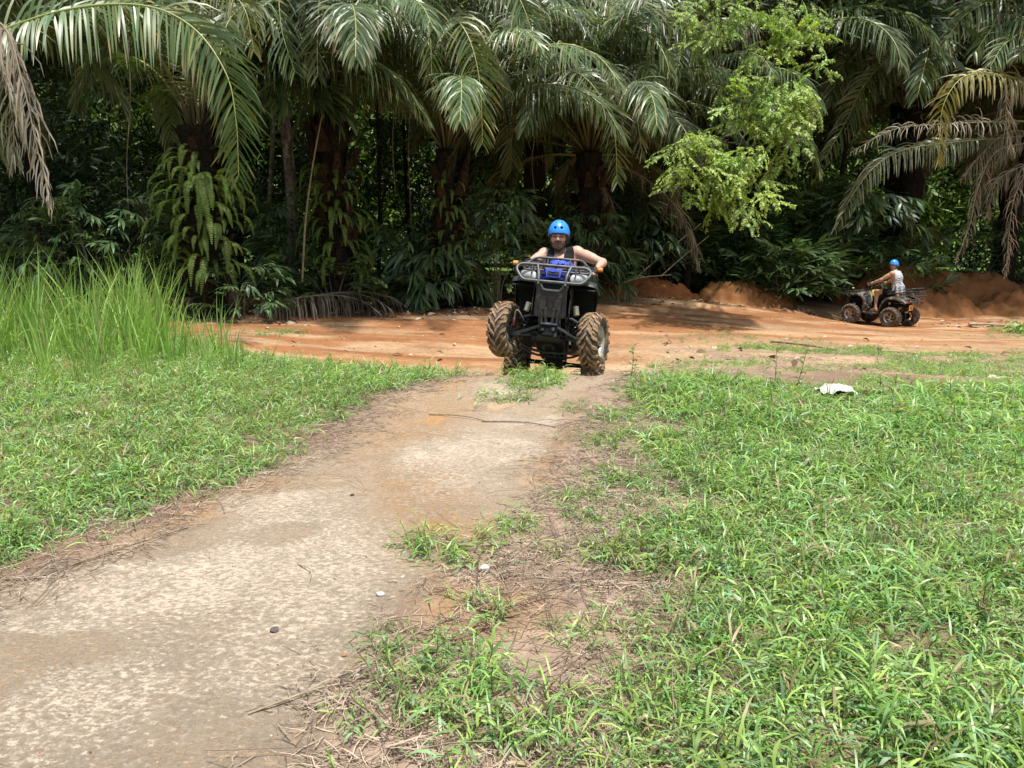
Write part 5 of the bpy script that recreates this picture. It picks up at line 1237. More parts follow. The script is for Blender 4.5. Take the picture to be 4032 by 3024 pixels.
def make_quad(origin, X, Y, Z, label, accent, lug, steer, front_dz, raised, muddy, bar_turn=0.0):
    M = Matrix(((X[0], Y[0], Z[0], origin[0]), (X[1], Y[1], Z[1], origin[1]), (X[2], Y[2], Z[2], origin[2]), (0, 0, 0, 1)))
    root = empty("quad_bike"); root.matrix_world = M
    tag(root, label, "quad bike", "quad bikes")
    PL = M_PLAST_D if muddy else M_PLAST; RK = M_RACK_D if muddy else M_RACK
    # wheels: wheel > tyre, rim
    for (fx, fy, Wd, R) in ((-.462, .6, .20, .285), (.462, .6, .20, .285), (-.45, -.62, .26, .28), (.45, -.62, .26, .28)):
        t, r, hub = wheel_meshes(R, Wd, lug); front = fy > 0
        dz = front_dz[0 if fx < 0 else 1] if front else 0.0
        hb = hub.obj("wheel", M_DARKM, root, loc=(fx, fy, R + dz))
        sp = (1, 1, 1) if fx > 0 else (-1, 1, 1)
        hb.rotation_euler = (0, 0, (rad(steer) if front else 0) + (math.pi if fx < 0 else 0))
        t.obj("tyre", [M_TYRE, lug], hb, sharp=50); r.obj("rim", M_ALLOY, hb, sharp=45)
    # fenders, swept along the side profile
    ftop = smooth_path([(.76, .79), (.735, .83), (.66, .875), (.50, .905), (.34, .87), (.24, .76), (.20, .60), (.22, .44), (.25, .40)], 5)
    rtop = smooth_path([(-.17, .38), (-.22, .46), (-.27, .62), (-.36, .76), (-.50, .825), (-.70, .83), (-.90, .79), (-1.02, .70)], 5)
    for nm, prof, xin, xo in (("front_fender", ftop, .17, .435), ("rear_fender", rtop, .14, .455)):
        for sx in (-1, 1):
            b = MB(); G = []
            cs = [(0, .035), (.25, .032), (.6, .012), (.85, -.002), (.97, -.012), (1.0, -.03), (1.005, -.06)]
            T2 = nrm(np.gradient(prof, axis=0)); Nn = np.stack([T2[:, 1], -T2[:, 0]], 1)
            if nm == "front_fender": Nn = np.stack([T2[:, 1], -T2[:, 0]], 1)
            cen = np.array([.5 if nm == "front_fender" else -.62, .35])
            for (p, nn) in zip(prof, Nn):
                if np.dot(p - cen, nn) < 0: nn = -nn
                G.append([(sx * (xin + (xo - xin) * u), p[0] + nn[0] * o, p[1] + nn[1] * o) for u, o in cs])
            b.sheet(G, thick=.008 * sx); b.obj(nm, PL, root, sharp=50)
            # dark liner below
            b = MB(); b.sheet([[(sx * (xin + .01 + (xo - xin - .02) * u), p[0] + (cen[0] - p[0]) * .06, p[1] + (cen[1] - p[1]) * .06 - .01) for u in (0, .5, 1)] for p in prof], thick=.006 * sx)
            b.obj("fender_liner", M_WELL, root)
    # inner walls that close the wheel wells towards the engine
    for sx in (-1, 1):
        b = MB(); b.sheet([[(sx * .185, .80 - .60 * v, z) for v in np.linspace(0, 1, 5)] for z in (.45, .65, .84)], thick=.01 * sx); b.obj("well_wall", M_WELL, root)
        b = MB(); b.sheet([[(sx * (.185 + .22 * u), .24 + .04 * u, z) for u in (0, .5, 1)] for z in (.40, .6, .82)], thick=.012); b.obj("splash_panel", M_WELL, root)
    # hood / front cowl
    b = MB(); rows = []
    for y, w, z in ((.90, .155, .80), (.84, .175, .88), (.70, .185, .925), (.50, .18, .955), (.32, .15, .985), (.22, .12, .99)):
        rows.append([(-w, y, z - .09), (-w * .93, y, z - .01), (-w * .5, y, z + .012), (0, y, z + .018), (w * .5, y, z + .012), (w * .93, y, z - .01), (w, y, z - .09)])
    b.sheet(rows, thick=-.02); b.obj("cowl", PL, root, sharp=50)
    b = MB(); b.box((0, .55, .72), (.30, .55, .24)); b.obj("air_box", M_WELL, root, bevel=.02)
    # nose panel between the lamps
    g = MB()
    for sx in (-1, 1):
        g.prism([(sx * .02, .015), (sx * .155, .045), (sx * .145, -.03), (sx * .125, -.055), (sx * .03, -.045)][::sx], lambda u, v, w: (u, .905 + w - abs(u) * .25, .845 + v), .018)
        g.prism([(sx * .0, .040), (sx * .088, .042), (sx * .068, -.046), (sx * .0, -.05)][::sx], lambda u, v, w: (u, .93 + w, .845 + v), .02)
    g.obj("nose_panel", accent, root, smooth=False, bevel=.004)
    g = MB(); g.box((0, .957, .838), (.118, .012, .038)); g.box((-.105, .915, .842), (.06, .02, .024)); g.box((.105, .915, .842), (.06, .02, .024)); g.obj("nose_vent", M_WELL, root, bevel=.003)
    g = MB(); g.box((0, .965, .862), (.045, .012, .035)); g.obj("badge", accent, root, bevel=.003)
    # headlights
    for sx in (-1, 1):
        b = MB(); n = 14; out = []
        for k in range(n):
            a = 2 * math.pi * k / n; ca, sa = math.cos(a), math.sin(a)
            out.append((.083 * abs(ca) ** .6 * np.sign(ca), .046 * abs(sa) ** .6 * np.sign(sa) + .012 * ca))
        V = []; rings = [(1.0, 0), (1.0, .035), (.9, .055), (.6, .068), (.25, .073)]
        for s_, o in rings:
            for u, v in out: V.append((sx * (.256 + u * s_ * 1.1), .865 + o - (u * s_ + .08) * .45, .835 + v * s_ + (u * s_) * .10 - o * .1))
        V.append((sx * .256, .905, .828)); F = []
        for i in range(len(rings) - 1):
            for k in range(n): F.append([i * n + k, i * n + (k + 1) % n, (i + 1) * n + (k + 1) % n, (i + 1) * n + k])
        for k in range(n): F.append([(len(rings) - 1) * n + k, (len(rings) - 1) * n + (k + 1) % n, len(V) - 1])
        b.add(V, F if sx < 0 else [f[::-1] for f in F]); b.obj("headlight", M_LENS, root)
        b = MB(); b.tube([(sx * (.258 + u * 1.08), .875 - (u + .08) * .45, .835 + v * 1.1 + u * .1) for u, v in out], .010, 6, closed=True); b.obj("headlight_bezel", PL, root)
    # front rack and bumper in steel tube
    def tubes(name, paths, m, par=root):
        b = MB()
        for pts, r in paths: b.tube(round_path(pts, .05, 5), r, 10)
        return b.obj(name, m, par, sharp=60)
    loop = [(.05, .985, .735), (.30, .985, .735), (.385, .95, .865), (.34, .93, .925), (-.34, .93, .925), (-.385, .95, .865), (-.30, .985, .735), (-.05, .985, .735), (.05, .985, .735)]
    tubes("front_bumper", [(loop, .0155), ([(.135, .99, .70), (.137, .985, .80), (.17, .935, .925)], .015), ([(-.135, .99, .70), (-.137, .985, .80), (-.17, .935, .925)], .015)], RK)
    zr = 1.075 if raised else 1.0
    rack = [([(.36, .93, .915), (.345, .60, zr - .045), (.245, .50 if raised else .42, zr + .09 if raised else zr), (-.245, .50 if raised else .42, zr + .09 if raised else zr), (-.345, .60, zr - .045), (-.36, .93, .915)], .0135)]
    for x in (-.24, -.12, 0, .12, .24):
        rack.append(([(x, .93, .935), (x, .70, .96), (x, .48, zr - .02)], .0075))
    for y, z in ((.84, .945), (.66, .965), (.52, zr - .03)):
        rack.append(([(-.34, y, z), (.34, y, z)], .009))
    rack += [([(sx * .30, .55, .86), (sx * .30, .56, zr - .03)], .012) for sx in (-1, 1)] + [([(sx * .12, .50, .93), (sx * .12, .50, zr + (.08 if raised else 0))], .010) for sx in (-1, 1)] + [([(sx * .22, .93, .83), (sx * .22, .93, .925)], .010) for sx in (-1, 1)]
    tubes("front_rack", rack, RK)
    # skid / bash plate with its cut-out, and its horns
    b = MB(); pl = [(-.165, .0), (-.155, .24), (-.17, .285), (-.115, .29), (-.085, .225), (.085, .225), (.115, .29), (.17, .285), (.155, .24), (.165, .0), (.14, -.03), (-.14, -.03)]
    b.prism(pl[::-1], lambda u, v, w: (u, .80 + .35 * v + w, .45 + v * .96), .022); b.obj("bash_plate", M_PLAST, root, smooth=False, bevel=.006)
    for sx in (-1, 1):
        b = MB(); b.box((sx * .075, .880, .545), (.07, .012, .13), Euler((rad(-20), 0, 0)).to_matrix()); b.obj("plate_rib", M_PLAST, root, bevel=.005)
    b = MB(); b.tube(round_path([(-.118, .925, .728), (-.088, .905, .672), (.088, .905, .672), (.118, .925, .728)], .03, 4), .013, 8); b.obj("plate_lip", M_RACK, root)  # cut-out lip; its lighter colour stands in for a highlight
    # turn signals
    for sx in (-1, 1):
        b = MB(); b.box((sx * .445, .60, 1.045), (.062, .04, .042)); b.obj("turn_signal", M_ORANGE if raised else M_YELP, root, bevel=.012)
        b = MB(); b.tube([(sx * .41, .60, 1.045), (sx * .36, .60, 1.02)], .009, 6); b.box((sx * .40, .60, 1.04), (.03, .045, .055)); b.obj("signal_stalk", M_DARKM, root)
    # handlebar, grips, levers, guards, pod
    bar = empty("handlebar", (0, .22, 1.08), 0, root); bar.rotation_euler = (0, 0, rad(bar_turn))
    b = MB(); b.tube(round_path([(-.38, -.12, .08), (-.22, -.07, .09), (-.10, .02, .02), (.10, .02, .02), (.22, -.07, .09), (.38, -.12, .08)], .05, 5), .012, 10)
    b.tube([(0, .02, .0), (0, .28, -.48)], .022, 10); b.obj("bar", M_DARKM, bar)
    for sx in (-1, 1):
        b = MB(); b.tube([(sx * .255, -.081, .088), (sx * .385, -.121, .08)], .018, 12); b.obj("grip", M_GRIP, bar)
        b = MB(); b.tube([(sx * .21, -.02, .085), (sx * .28, -.02, .082), (sx * .375, -.045, .078)], [.008, .007, .006], 6); b.box((sx * .215, -.05, .09), (.05, .05, .045)); b.obj("brake_lever", M_CHROME if not muddy else M_DARKM, bar, bevel=.003)
        b = MB(); b.tube(round_path([(sx * .18, .01, .10), (sx * .26, .03, .135), (sx * .38, -.01, .135), (sx * .425, -.06, .085), (sx * .36, -.0, .05), (sx * .22, .02, .06)], .03, 4), .010, 8)
        b.sheet([[(sx * (.24 + .15 * u), .025 - .04 * u, .06 + .07 * v) for u in (0, .5, 1)] for v in (0, .5, 1)], thick=.006); b.obj("hand_guard", PL, bar)
    b = MB()
    # faceted pod: ridged wedge
    rows = []
    for y, w, z, hh in ((.16, .075, -.035, .045), (.13, .105, -.01, .06), (.05, .12, .03, .055), (-.03, .115, .055, .04), (-.08, .09, .04, .03)):
        rows.append([(-w, y, z - hh), (-w, y, z + hh * .3), (-w * .62, y - .01, z + hh), (-w * .34, y + .015, z + hh * .55), (-w * .12, y - .01, z + hh * 1.05), (w * .12, y - .01, z + hh * 1.05), (w * .34, y + .015, z + hh * .55), (w * .62, y - .01, z + hh), (w, y, z + hh * .3), (w, y, z - hh)])
    b.sheet(rows, thick=-.01); pd = b.obj("pod", accent if raised else M_PLAST, bar, smooth=False)
    pd.location = (0, .06, .05); pd.scale = (1.12, 1, 1.15)
    b = MB(); b.box((0, .0, .05), (.10, .07, .03)); b.box((.16, -.02, .10), (.05, .04, .04)); b.box((-.16, -.02, .10), (.05, .04, .04)); b.obj("switchgear", M_DARKM, bar, bevel=.008)
    b = MB()
    for sx in (-1, 1): b.tube(smooth_path([(sx * .2, .2, 1.15), (sx * .15, .33, 1.10), (sx * .05, .38, 1.0), (0, .34, .9)], 5), .005, 5)
    b.tube(smooth_path([(.12, .24, 1.15), (-.1, .36, 1.12), (-.28, .42, 1.02), (-.2, .5, .96)], 5), .005, 5); b.obj("cable", M_SPRING, root)
    # tank cover and seat
    b = MB(); rows = []
    for y, w, z in ((.24, .11, .99), (.16, .125, .985), (.06, .12, .945), (-.02, .115, .90)):
        rows.append([(-w, y, z - .16), (-w * .98, y, z - .04), (-w * .6, y, z), (0, y, z + .012), (w * .6, y, z), (w * .98, y, z - .04), (w, y, z - .16)])
    b.sheet(rows, thick=-.012); b.obj("tank_cover", accent, root, sharp=60)
    for sx in (-1, 1):
        b = MB(); b.prism([(.24, .985), (.30, .94), (.22, .70), (.17, .62), (.14, .70), (.17, .84)][::-1], lambda u, v, w: (sx * (.165 + w), u, v), .02); b.obj("side_trim", mat("white_trim", (.55, .56, .56), (.68, .69, .69), rough=.4) if muddy else accent, root, bevel=.004)
    b = MB(); rows = []
    for y, w, z in ((.03, .10, .86), (-.02, .12, .895), (-.15, .135, .88), (-.35, .155, .872), (-.55, .16, .885), (-.72, .155, .90), (-.80, .13, .87)):
        rows.append([(-w, y, z - .11), (-w * 1.03, y, z - .04), (-w * .85, y, z - .006), (0, y, z + .006), (w * .85, y, z - .006), (w * 1.03, y, z - .04), (w, y, z - .11)])
    b.sheet(rows, thick=-.02); b.sheet([[(-.13, .02, .76), (.13, .02, .76)], [(-.1, .03, .86), (.1, .03, .86)]], thick=.01); b.obj("seat", M_SEAT, root, sharp=70)
    b = MB(); b.box((0, -.40, .74), (.26, .85, .12)); b.box((0, .02, .66), (.24, .40, .30)); b.obj("mid_body", M_WELL, root, bevel=.02)
    # footboards
    for sx in (-1, 1):
        b = MB(); b.prism([(.27, .36), (.27, .40), (.23, .415), (.18, .385), (-.16, .375), (-.22, .40), (-.22, .35), (.20, .35)][::-1], lambda u, v, w: (sx * (.20 + w), u, v), .265)
        for k in range(6): b.box((sx * .33, -.14 + k * .055, .389), (.20, .014, .014))
        b.obj("footboard", PL, root, bevel=.006)
        b = MB(); b.prism([(.27, .41), (.31, .55), (.24, .63), (.13, .60), (.10, .50), (.16, .40)][::-1], lambda u, v, w: (sx * (.30 + w), u, v), .13); b.obj("leg_shield", PL, root, bevel=.012)
    # chassis, engine, driveline
    b = MB()
    for sx in (-1, 1):
        b.tube(round_path([(sx * .10, .86, .52), (sx * .10, .70, .36), (sx * .13, .2, .28), (sx * .13, -.45, .28), (sx * .11, -.75, .50), (sx * .12, -.9, .78)], .08, 4), .016, 8)
        b.tube(round_path([(sx * .09, .70, .36), (sx * .10, .62, .62), (sx * .09, .1, .80), (sx * .11, -.6, .78)], .08, 4), .014, 8)
        b.tube([(sx * .045, .86, .50), (sx * .03, .76, .37)], .016, 8); b.tube([(sx * .085, .84, .50), (sx * .075, .765, .37)], .014, 8)
    b.box((0, .765, .365), (.17, .035, .022)); b.obj("frame", M_ARM, root)
    b = MB(); b.box((0, .56, .35), (.19, .30, .10)); b.box((0, .66, .30), (.13, .12, .08)); b.box((0, .05, .42), (.26, .40, .26)); b.box((0, .12, .62), (.16, .20, .20)); b.box((0, -.2, .36), (.30, .34, .18))
    for k in range(7): b.box((0, .12, .54 + k * .026), (.20, .24, .008))
    b.lathe([(-.17, .001), (-.17, .11), (-.13, .125), (.13, .125), (.17, .11), (.17, .001)], (0, -.05, .40), 'x', 24); b.lathe([(-.12, .001), (-.12, .05), (.12, .05), (.12, .001)], (0, .60, .27), 'x', 16)
    b.box((-.07, .72, .27), (.04, .02, .05)); b.box((.06, .74, .31), (.035, .03, .035)); b.box((-.05, .76, .31), (.035, .03, .035)); b.box((.16, .45, .30), (.06, .12, .10)); b.box((0, .35, .27), (.30, .35, .03))
    b.obj("engine", M_DARKM, root, bevel=.006)
    b = MB(); b.box((0, .05, .25), (.17, .62, .014), taper=.8); b.obj("skid_plate", M_DARKM, root)
    b = MB(); b.tube(round_path([(.42, .18, .35), (.24, .20, .23), (.10, .22, .20), (-.10, .22, .20), (-.24, .20, .23), (-.42, .18, .35)], .08, 4), .015, 8); b.tube(round_path([(.42, -.12, .35), (.2, -.12, .24), (-.2, -.12, .24), (-.42, -.12, .35)], .08, 4), .013, 8)
    for hx in (-.09, -.05, .02, .06, .10): b.tube([(hx, .22, .20), (hx * 1.1, .23, .155 + abs(hx) * .2)], .007, 5)
    b.obj("peg_bar", M_ARM, root)
    b = MB(); b.lathe([(-.05, .001), (-.05, .07), (-.03, .10), (.05, .11), (.09, .08), (.09, .001)], (0, .28, .30), 'x', 18); b.tube(smooth_path([(.1, .42, .52), (.16, .40, .40), (.15, .2, .30), (.17, -.1, .32)], 5), .02, 8); b.tube(smooth_path([(-.12, .46, .50), (-.15, .36, .36), (-.12, .1, .27)], 5), .012, 7); b.obj("exhaust_header", M_DARKM, root)
    for i, sx in enumerate((-1, 1)):
        dz = front_dz[i]
        b = MB(); o1 = (sx * .375, .62, .235 + dz); o2 = (sx * .35, .60, .42 + dz * .9)
        b.tube([(sx * .085, .75, .345), o1], .0155, 8); b.tube([(sx * .09, .44, .33), o1], .0145, 8); b.obj("lower_arm", M_ARM, root)
        b = MB(); b.tube([(sx * .11, .68, .475), (sx * .22, .67, .465), o2], .0135, 8); b.tube([(sx * .11, .47, .47), o2], .013, 8); b.obj("upper_arm", M_ARM, root)
        b = MB(); b.box((sx * .385, .60, .33 + dz), (.045, .07, .22)); b.lathe([(0, .001), (0, .095), (sx * .008, .095), (sx * .008, .001)], (sx * .385, .60, .285 + dz), 'x', 24); b.obj("knuckle", M_DARKM, root, bevel=.005)
        b = MB(); b.box((sx * .375, .655, .35 + dz), (.03, .05, .08)); b.obj("brake_caliper", mat("red_caliper", (.12, .01, .01), (.06, .01, .01), rough=.5), root, bevel=.005)
        b = MB(); b.tube(smooth_path([(sx * .375, .66, .38 + dz), (sx * .36, .70, .47 + dz), (sx * .32, .69, .48), (sx * .26, .6, .40)], 5), .0055, 6); b.obj("brake_hose", M_CANE, root)
        b = MB(); b.tube([(sx * .10, .52, .31), (sx * .38, .52, .27 + dz)], .009, 7); b.obj("tie_rod", M_STUB, root)
        top = np.array([sx * .175, .60, .60]); bot = np.array([sx * .295, .60, .27 + dz * .8])
        s = MB(); L = np.linalg.norm(top - bot); ax = (bot - top) / L; u = nrm(np.cross(ax, [0, 1, 0])); v = np.cross(ax, u)
        s.tube([top + ax * L * (.12 + .72 * t) + .036 * (math.cos(t * 2 * math.pi * 6.5) * u + math.sin(t * 2 * math.pi * 6.5) * v) for t in np.linspace(0, 1, 90)], .0075, 6)
        s.tube([top, bot], .015, 8); so = s.obj("shock_absorber", M_SPRING, root)
        s = MB(); c = top + np.array([sx * .075, .05, -.03]); d = nrm(np.array([sx * .20, 0, -1.])); s.tube([c - d * .035, c + d * .05], .03, 16); s.tube([c + d * .05, c + d * .058], .031, 16); s.obj("reservoir", M_GOLD, root, sharp=50)
    b = MB()
    b.tube([(-.36, -.62, .28), (-.12, -.62, .28)], .026, 10); b.tube([(.12, -.62, .28), (.36, -.62, .28)], .026, 10); b.tube([(-.14, -.62, .28), (.14, -.62, .28)], .038, 12)
    b.lathe([(-.03, .001), (-.03, .13), (.0, .13), (.0, .001)], (.10, -.62, .28), 'x', 28); b.box((0, -.5, .27), (.20, .35, .09)); b.box((-.03, -.58, .20), (.04, .06, .09)); b.box((.09, -.56, .17), (.05, .03, .07))
    b.obj("rear_axle", M_DARKM, root)
    b = MB(); b.tube([(-.14, -.35, .58), (-.16, -.85, .62), (-.16, -1.0, .64)], [.03, .055, .055], 14); b.obj("exhaust", M_DARKM, root)
    # rear rack
    rr = [([(.31, -.38, .905), (.34, -.60, .945), (.35, -1.08, 1.02), (-.35, -1.08, 1.02), (-.34, -.60, .945), (-.31, -.38, .905)], .0135), ([(.31, -.40, .91), (.30, -.52, 1.0), (.30, -.85, 1.06), (.30, -1.10, 1.10), (-.30, -1.10, 1.10), (-.30, -.85, 1.06), (-.30, -.52, 1.0), (-.31, -.40, .91)], .012)]
    rr += [([(x, -.50, .935), (x, -1.08, 1.02)], .0075) for x in (-.22, -.11, 0, .11, .22)] + [([(-.34, y, .96 + (-.62 - y) * .15), (.34, y, .96 + (-.62 - y) * .15)], .008) for y in (-.62, -.85)]
    rr += [([(sx * .32, y, 1.0 + (-.8 - y) * .15), (sx * .30, y, 1.05 + (-.8 - y) * .15)], .008) for sx in (-1, 1) for y in (-.72, -.92, -1.05)]
    rr += [([(sx * .30, -.62, .83), (sx * .32, -.62, .95)], .011) for sx in (-1, 1)]
    rr += [([(.28, -1.0, .76), (.34, -1.08, .84), (.34, -1.14, .90), (-.34, -1.14, .90), (-.34, -1.08, .84), (-.28, -1.0, .76)], .012)] + [([(x, -1.12, .88), (x, -1.08, 1.02)], .009) for x in (-.3, -.1, .1, .3)]
    tubes("rear_rack", rr, M_RACK_D)
    for sx in (-1, 1):
        b = MB(); b.box((sx * .30, -1.0, .72), (.11, .06, .075)); b.obj("tail_light", M_RED, root, bevel=.01)
        b = MB(); b.box((sx * .14, -1.03, .69), (.10, .05, .06)); b.obj("reflector", M_PLAST_G, root, bevel=.008)
        b = MB(); b.box((sx * .37, -.72, .90), (.035, .06, .045)); b.obj("rear_signal", M_ORANGE, root, bevel=.008)
    b = MB(); b.box((0, -.98, .74), (.34, .08, .10)); b.obj("rear_panel", PL, root, bevel=.02)
    # registration plate (mounted upside down, as in the photograph)
    pr = empty("plate_mount", (-.10, -1.0, .545), 0, root) if False else None
    b = MB(); b.box((0, 0, 0), (.20, .006, .155)); po = b.obj("number_plate", M_PLATE, root, bevel=.002, loc=(-.17, -1.02, .565)); po.rotation_euler = (rad(8), rad(-5), 0)
    def text(s_, size, x, z, flip):
        cu = bpy.data.curves.new("plate_text", 'FONT'); cu.body = s_; cu.size = size; cu.extrude = .0012; cu.align_x = 'CENTER'; cu.align_y = 'CENTER'
        to = bpy.data.objects.new("plate_text", cu); SC.collection.objects.link(to)
        dg = bpy.context.evaluated_depsgraph_get(); me = bpy.data.meshes.new_from_object(to.evaluated_get(dg)); bpy.data.objects.remove(to)
        me.materials.clear(); me.materials.append(M_INK)
        o = bpy.data.objects.new("plate_text", me); link(o, po); o.location = (x, -.0045, z); o.rotation_euler = (rad(90), rad(180) if flip else 0, 0)
    text("04", .115, .0, -.008, True)
    b = MB(); b.box((-.045, -.0045, .058), (.04, .002, .014)); b.box((.04, -.0045, .062), (.08, .002, .008)); b.obj("plate_mark", M_INK, po)
    b = MB(); b.tube([(-.17, -1.0, .66), (-.15, -.9, .72)], .008, 6); b.obj("plate_bracket", M_DARKM, root)
    return root, M

def quad_frame(loc, fwd, pitch, roll):
    fw = np.array([fwd[0], fwd[1], 0.]); fw /= np.linalg.norm(fw); rt = np.cross(fw, [0, 0, 1.])
    f2 = fw * math.cos(pitch) + np.array([0, 0, 1.]) * math.sin(pitch); up = np.cross(rt, f2)
    r2 = rt * math.cos(roll) + up * math.sin(roll)
    return np.array(loc, float), r2, f2, np.cross(r2, f2)
Q1 = quad_frame((0.408, 8.347, 0.082), (-math.sin(rad(6.7)), -math.cos(rad(6.7))), rad(22), rad(5))
Q2 = quad_frame((10.626, 22.265, -.80), (-math.cos(rad(57)), math.sin(rad(57))), 0, 0)
quad1, MQ1 = make_quad(*Q1, "black quad bike with blue panels climbing over the crest of the path, front wheels raised", M_BLUEP, M_LUG, -14, (-.008, .024), True, False, bar_turn=10)
quad2, MQ2 = make_quad(*Q2, "muddy grey quad bike with yellow panel on the orange track, seen from its rear side", M_YELP, M_LUG2, 4, (.02, .02), False, True)
# ------------------------------------------------------------------ people (signed-distance bodies turned into one skin)
class SDF:
    def __init__(s, lo, hi, h):
        s.h = h; s.lo = np.array(lo, float); s.n = np.ceil((np.array(hi) - s.lo) / h).astype(int) + 1
        s.F = np.full(s.n, 1.0, np.float32)
    def _block(s, lo, hi, m=.05):
        a = np.clip(np.floor((np.array(lo) - m - s.lo) / s.h).astype(int), 0, s.n - 1); b = np.clip(np.ceil((np.array(hi) + m - s.lo) / s.h).astype(int) + 1, 1, s.n)
        if np.any(b <= a): return None
        g = np.meshgrid(*[s.lo[i] + s.h * np.arange(a[i], b[i]) for i in range(3)], indexing='ij')
        return tuple(slice(a[i], b[i]) for i in range(3)), np.stack(g, -1)
    def _mix(s, sl, d, k, op):
        f = s.F[sl]
        if op == 'add':
            if k > 0:
                hh = np.clip(.5 + .5 * (f - d) / k, 0, 1); s.F[sl] = f * (1 - hh) + d * hh - k * hh * (1 - hh)
            else: s.F[sl] = np.minimum(f, d)
        elif op == 'sub':
            if k > 0:
                d = -d; hh = np.clip(.5 - .5 * (f - d) / k, 0, 1); s.F[sl] = f * (1 - hh) + d * hh + k * hh * (1 - hh)
            else: s.F[sl] = np.maximum(f, -d)
    def cap(s, a, b, r1, r2=None, k=.02, op='add'):
        a = np.array(a, float); b = np.array(b, float); r2 = r1 if r2 is None else r2; R = max(r1, r2)
        q = s._block(np.minimum(a, b) - R, np.maximum(a, b) + R)
        if q is None: return
        sl, P = q; ab = b - a; t = np.clip(((P - a) @ ab) / (ab @ ab), 0, 1)
        s._mix(sl, np.linalg.norm(P - a - t[..., None] * ab, axis=-1) - (r1 + (r2 - r1) * t), k, op)
    def ell(s, c, r, R=None, k=.02, op='add'):
        c = np.array(c, float); r = np.array(r, float)
        q = s._block(c - max(r), c + max(r))
        if q is None: return
        sl, P = q; P = P - c
        if R is not None: P = P @ R
        k0 = np.linalg.norm(P / r, axis=-1); k1 = np.linalg.norm(P / (r * r), axis=-1)
        s._mix(sl, k0 * (k0 - 1) / np.maximum(k1, 1e-6), k, op)
    def plane(s, p, n, k=0.0):
        """remove everything on the side n points to"""
        g = np.meshgrid(*[s.lo[i] + s.h * np.arange(s.n[i]) for i in range(3)], indexing='ij'); n = nrm(np.array(n, float))
        d = (g[0] - p[0]) * n[0] + (g[1] - p[1]) * n[1] + (g[2] - p[2]) * n[2]
        s.F = np.maximum(s.F, d.astype(np.float32))
    def mesh(s):
        F = s.F; ins = F < 0
        c = np.zeros(np.array(F.shape) - 1, np.int8)
        for dx in (0, 1):
            for dy in (0, 1):
                for dz in (0, 1): c += ins[dx:dx + c.shape[0], dy:dy + c.shape[1], dz:dz + c.shape[2]]
        act = (c > 0) & (c < 8); idx = np.full(c.shape, -1, np.int64); I = np.argwhere(act); idx[act] = np.arange(len(I))
        cor = np.array([(x, y, z) for x in (0, 1) for y in (0, 1) for z in (0, 1)]); v = F[tuple((I[:, None] + cor[None]).transpose(2, 0, 1))]
        S = np.zeros((len(I), 3)); N = np.zeros(len(I))
        for i in range(8):
            for j in range(i + 1, 8):
                if np.abs(cor[i] - cor[j]).sum() == 1:
                    m_ = (v[:, i] < 0) != (v[:, j] < 0); t = np.where(m_, v[:, i] / np.where(m_, v[:, i] - v[:, j], 1), 0)
                    S += m_[:, None] * (cor[i] + t[:, None] * (cor[j] - cor[i])); N += m_
        V = s.lo + s.h * (I + S / np.maximum(N, 1)[:, None]); Q = []
        for ax in range(3):
            a = [slice(None)] * 3; b = [slice(None)] * 3; a[ax] = slice(0, -1); b[ax] = slice(1, None)
            A = ins[tuple(a)]; Bq = ins[tuple(b)]; e = np.argwhere(A != Bq); u, w = [(1, 2), (2, 0), (0, 1)][ax]
            ok = (e[:, u] > 0) & (e[:, w] > 0) & (e[:, u] < F.shape[u] - 1) & (e[:, w] < F.shape[w] - 1); e = e[ok]
            def g(du, dw):
                q = e.copy(); q[:, u] -= du; q[:, w] -= dw; return idx[q[:, 0], q[:, 1], q[:, 2]]
            f = np.stack([g(1, 1), g(0, 1), g(0, 0), g(1, 0)], 1); inside = A[tuple(e.T)]
            f[~inside] = f[~inside][:, ::-1]; Q.append(f)
        Fc = np.concatenate(Q); Fc = Fc[(Fc >= 0).all(1)]
        return V, Fc
def relax(V, F, it=1, lam=.5):
    e = np.concatenate([F[:, [0, 1]], F[:, [1, 2]], F[:, [2, 3]], F[:, [3, 0]]]); e = np.concatenate([e, e[:, ::-1]]); n = len(V)
    cnt = np.bincount(e[:, 0], minlength=n)
    for _ in range(it):
        A = np.stack([np.bincount(e[:, 0], V[e[:, 1], i], n) for i in range(3)], 1) / np.maximum(cnt, 1)[:, None]; V = V + lam * (A - V)
    return V

def skin_mat():
    m, N, L, B = newmat("skin"); at = N.new("ShaderNodeAttribute"); at.attribute_name = "col"
    L.new(at.outputs["Color"], B.inputs["Base Color"]); B.inputs["Roughness"].default_value = .5; B.inputs["Specular IOR Level"].default_value = .4
    B.inputs["Subsurface Weight"].default_value = .12; B.inputs["Subsurface Radius"].default_value = (.012, .005, .003); B.inputs["Subsurface Scale"].default_value = 1.0
    return m
M_SKIN = skin_mat()
M_HELMET = mat("helmet_shell", (.035, .25, .80), (.04, .27, .84), rough=.28, scale=4, spec=.55, rvar=.03)
M_STRAP = mat("strap", (.012, .012, .013), rough=.8)
M_BLACKC = mat("black_cotton", (.009, .009, .011), (.016, .016, .018), rough=.9, scale=40, bump=.4, bscale=30, spec=.15)
M_GREYC = mat("grey_cotton", (.36, .38, .41), (.46, .48, .51), rough=.9, scale=30, bump=.5, bscale=14, spec=.15)
M_SHORT = mat("black_shorts", (.008, .008, .011), (.014, .014, .017), spec=.15, rough=.9, scale=30, bump=.4, bscale=18)
M_FLIP = mat("sandal", (.02, .018, .02), rough=.6)
M_HAIR = mat("hair", (.035, .022, .015), (.05, .035, .022), rough=.8, scale=60)

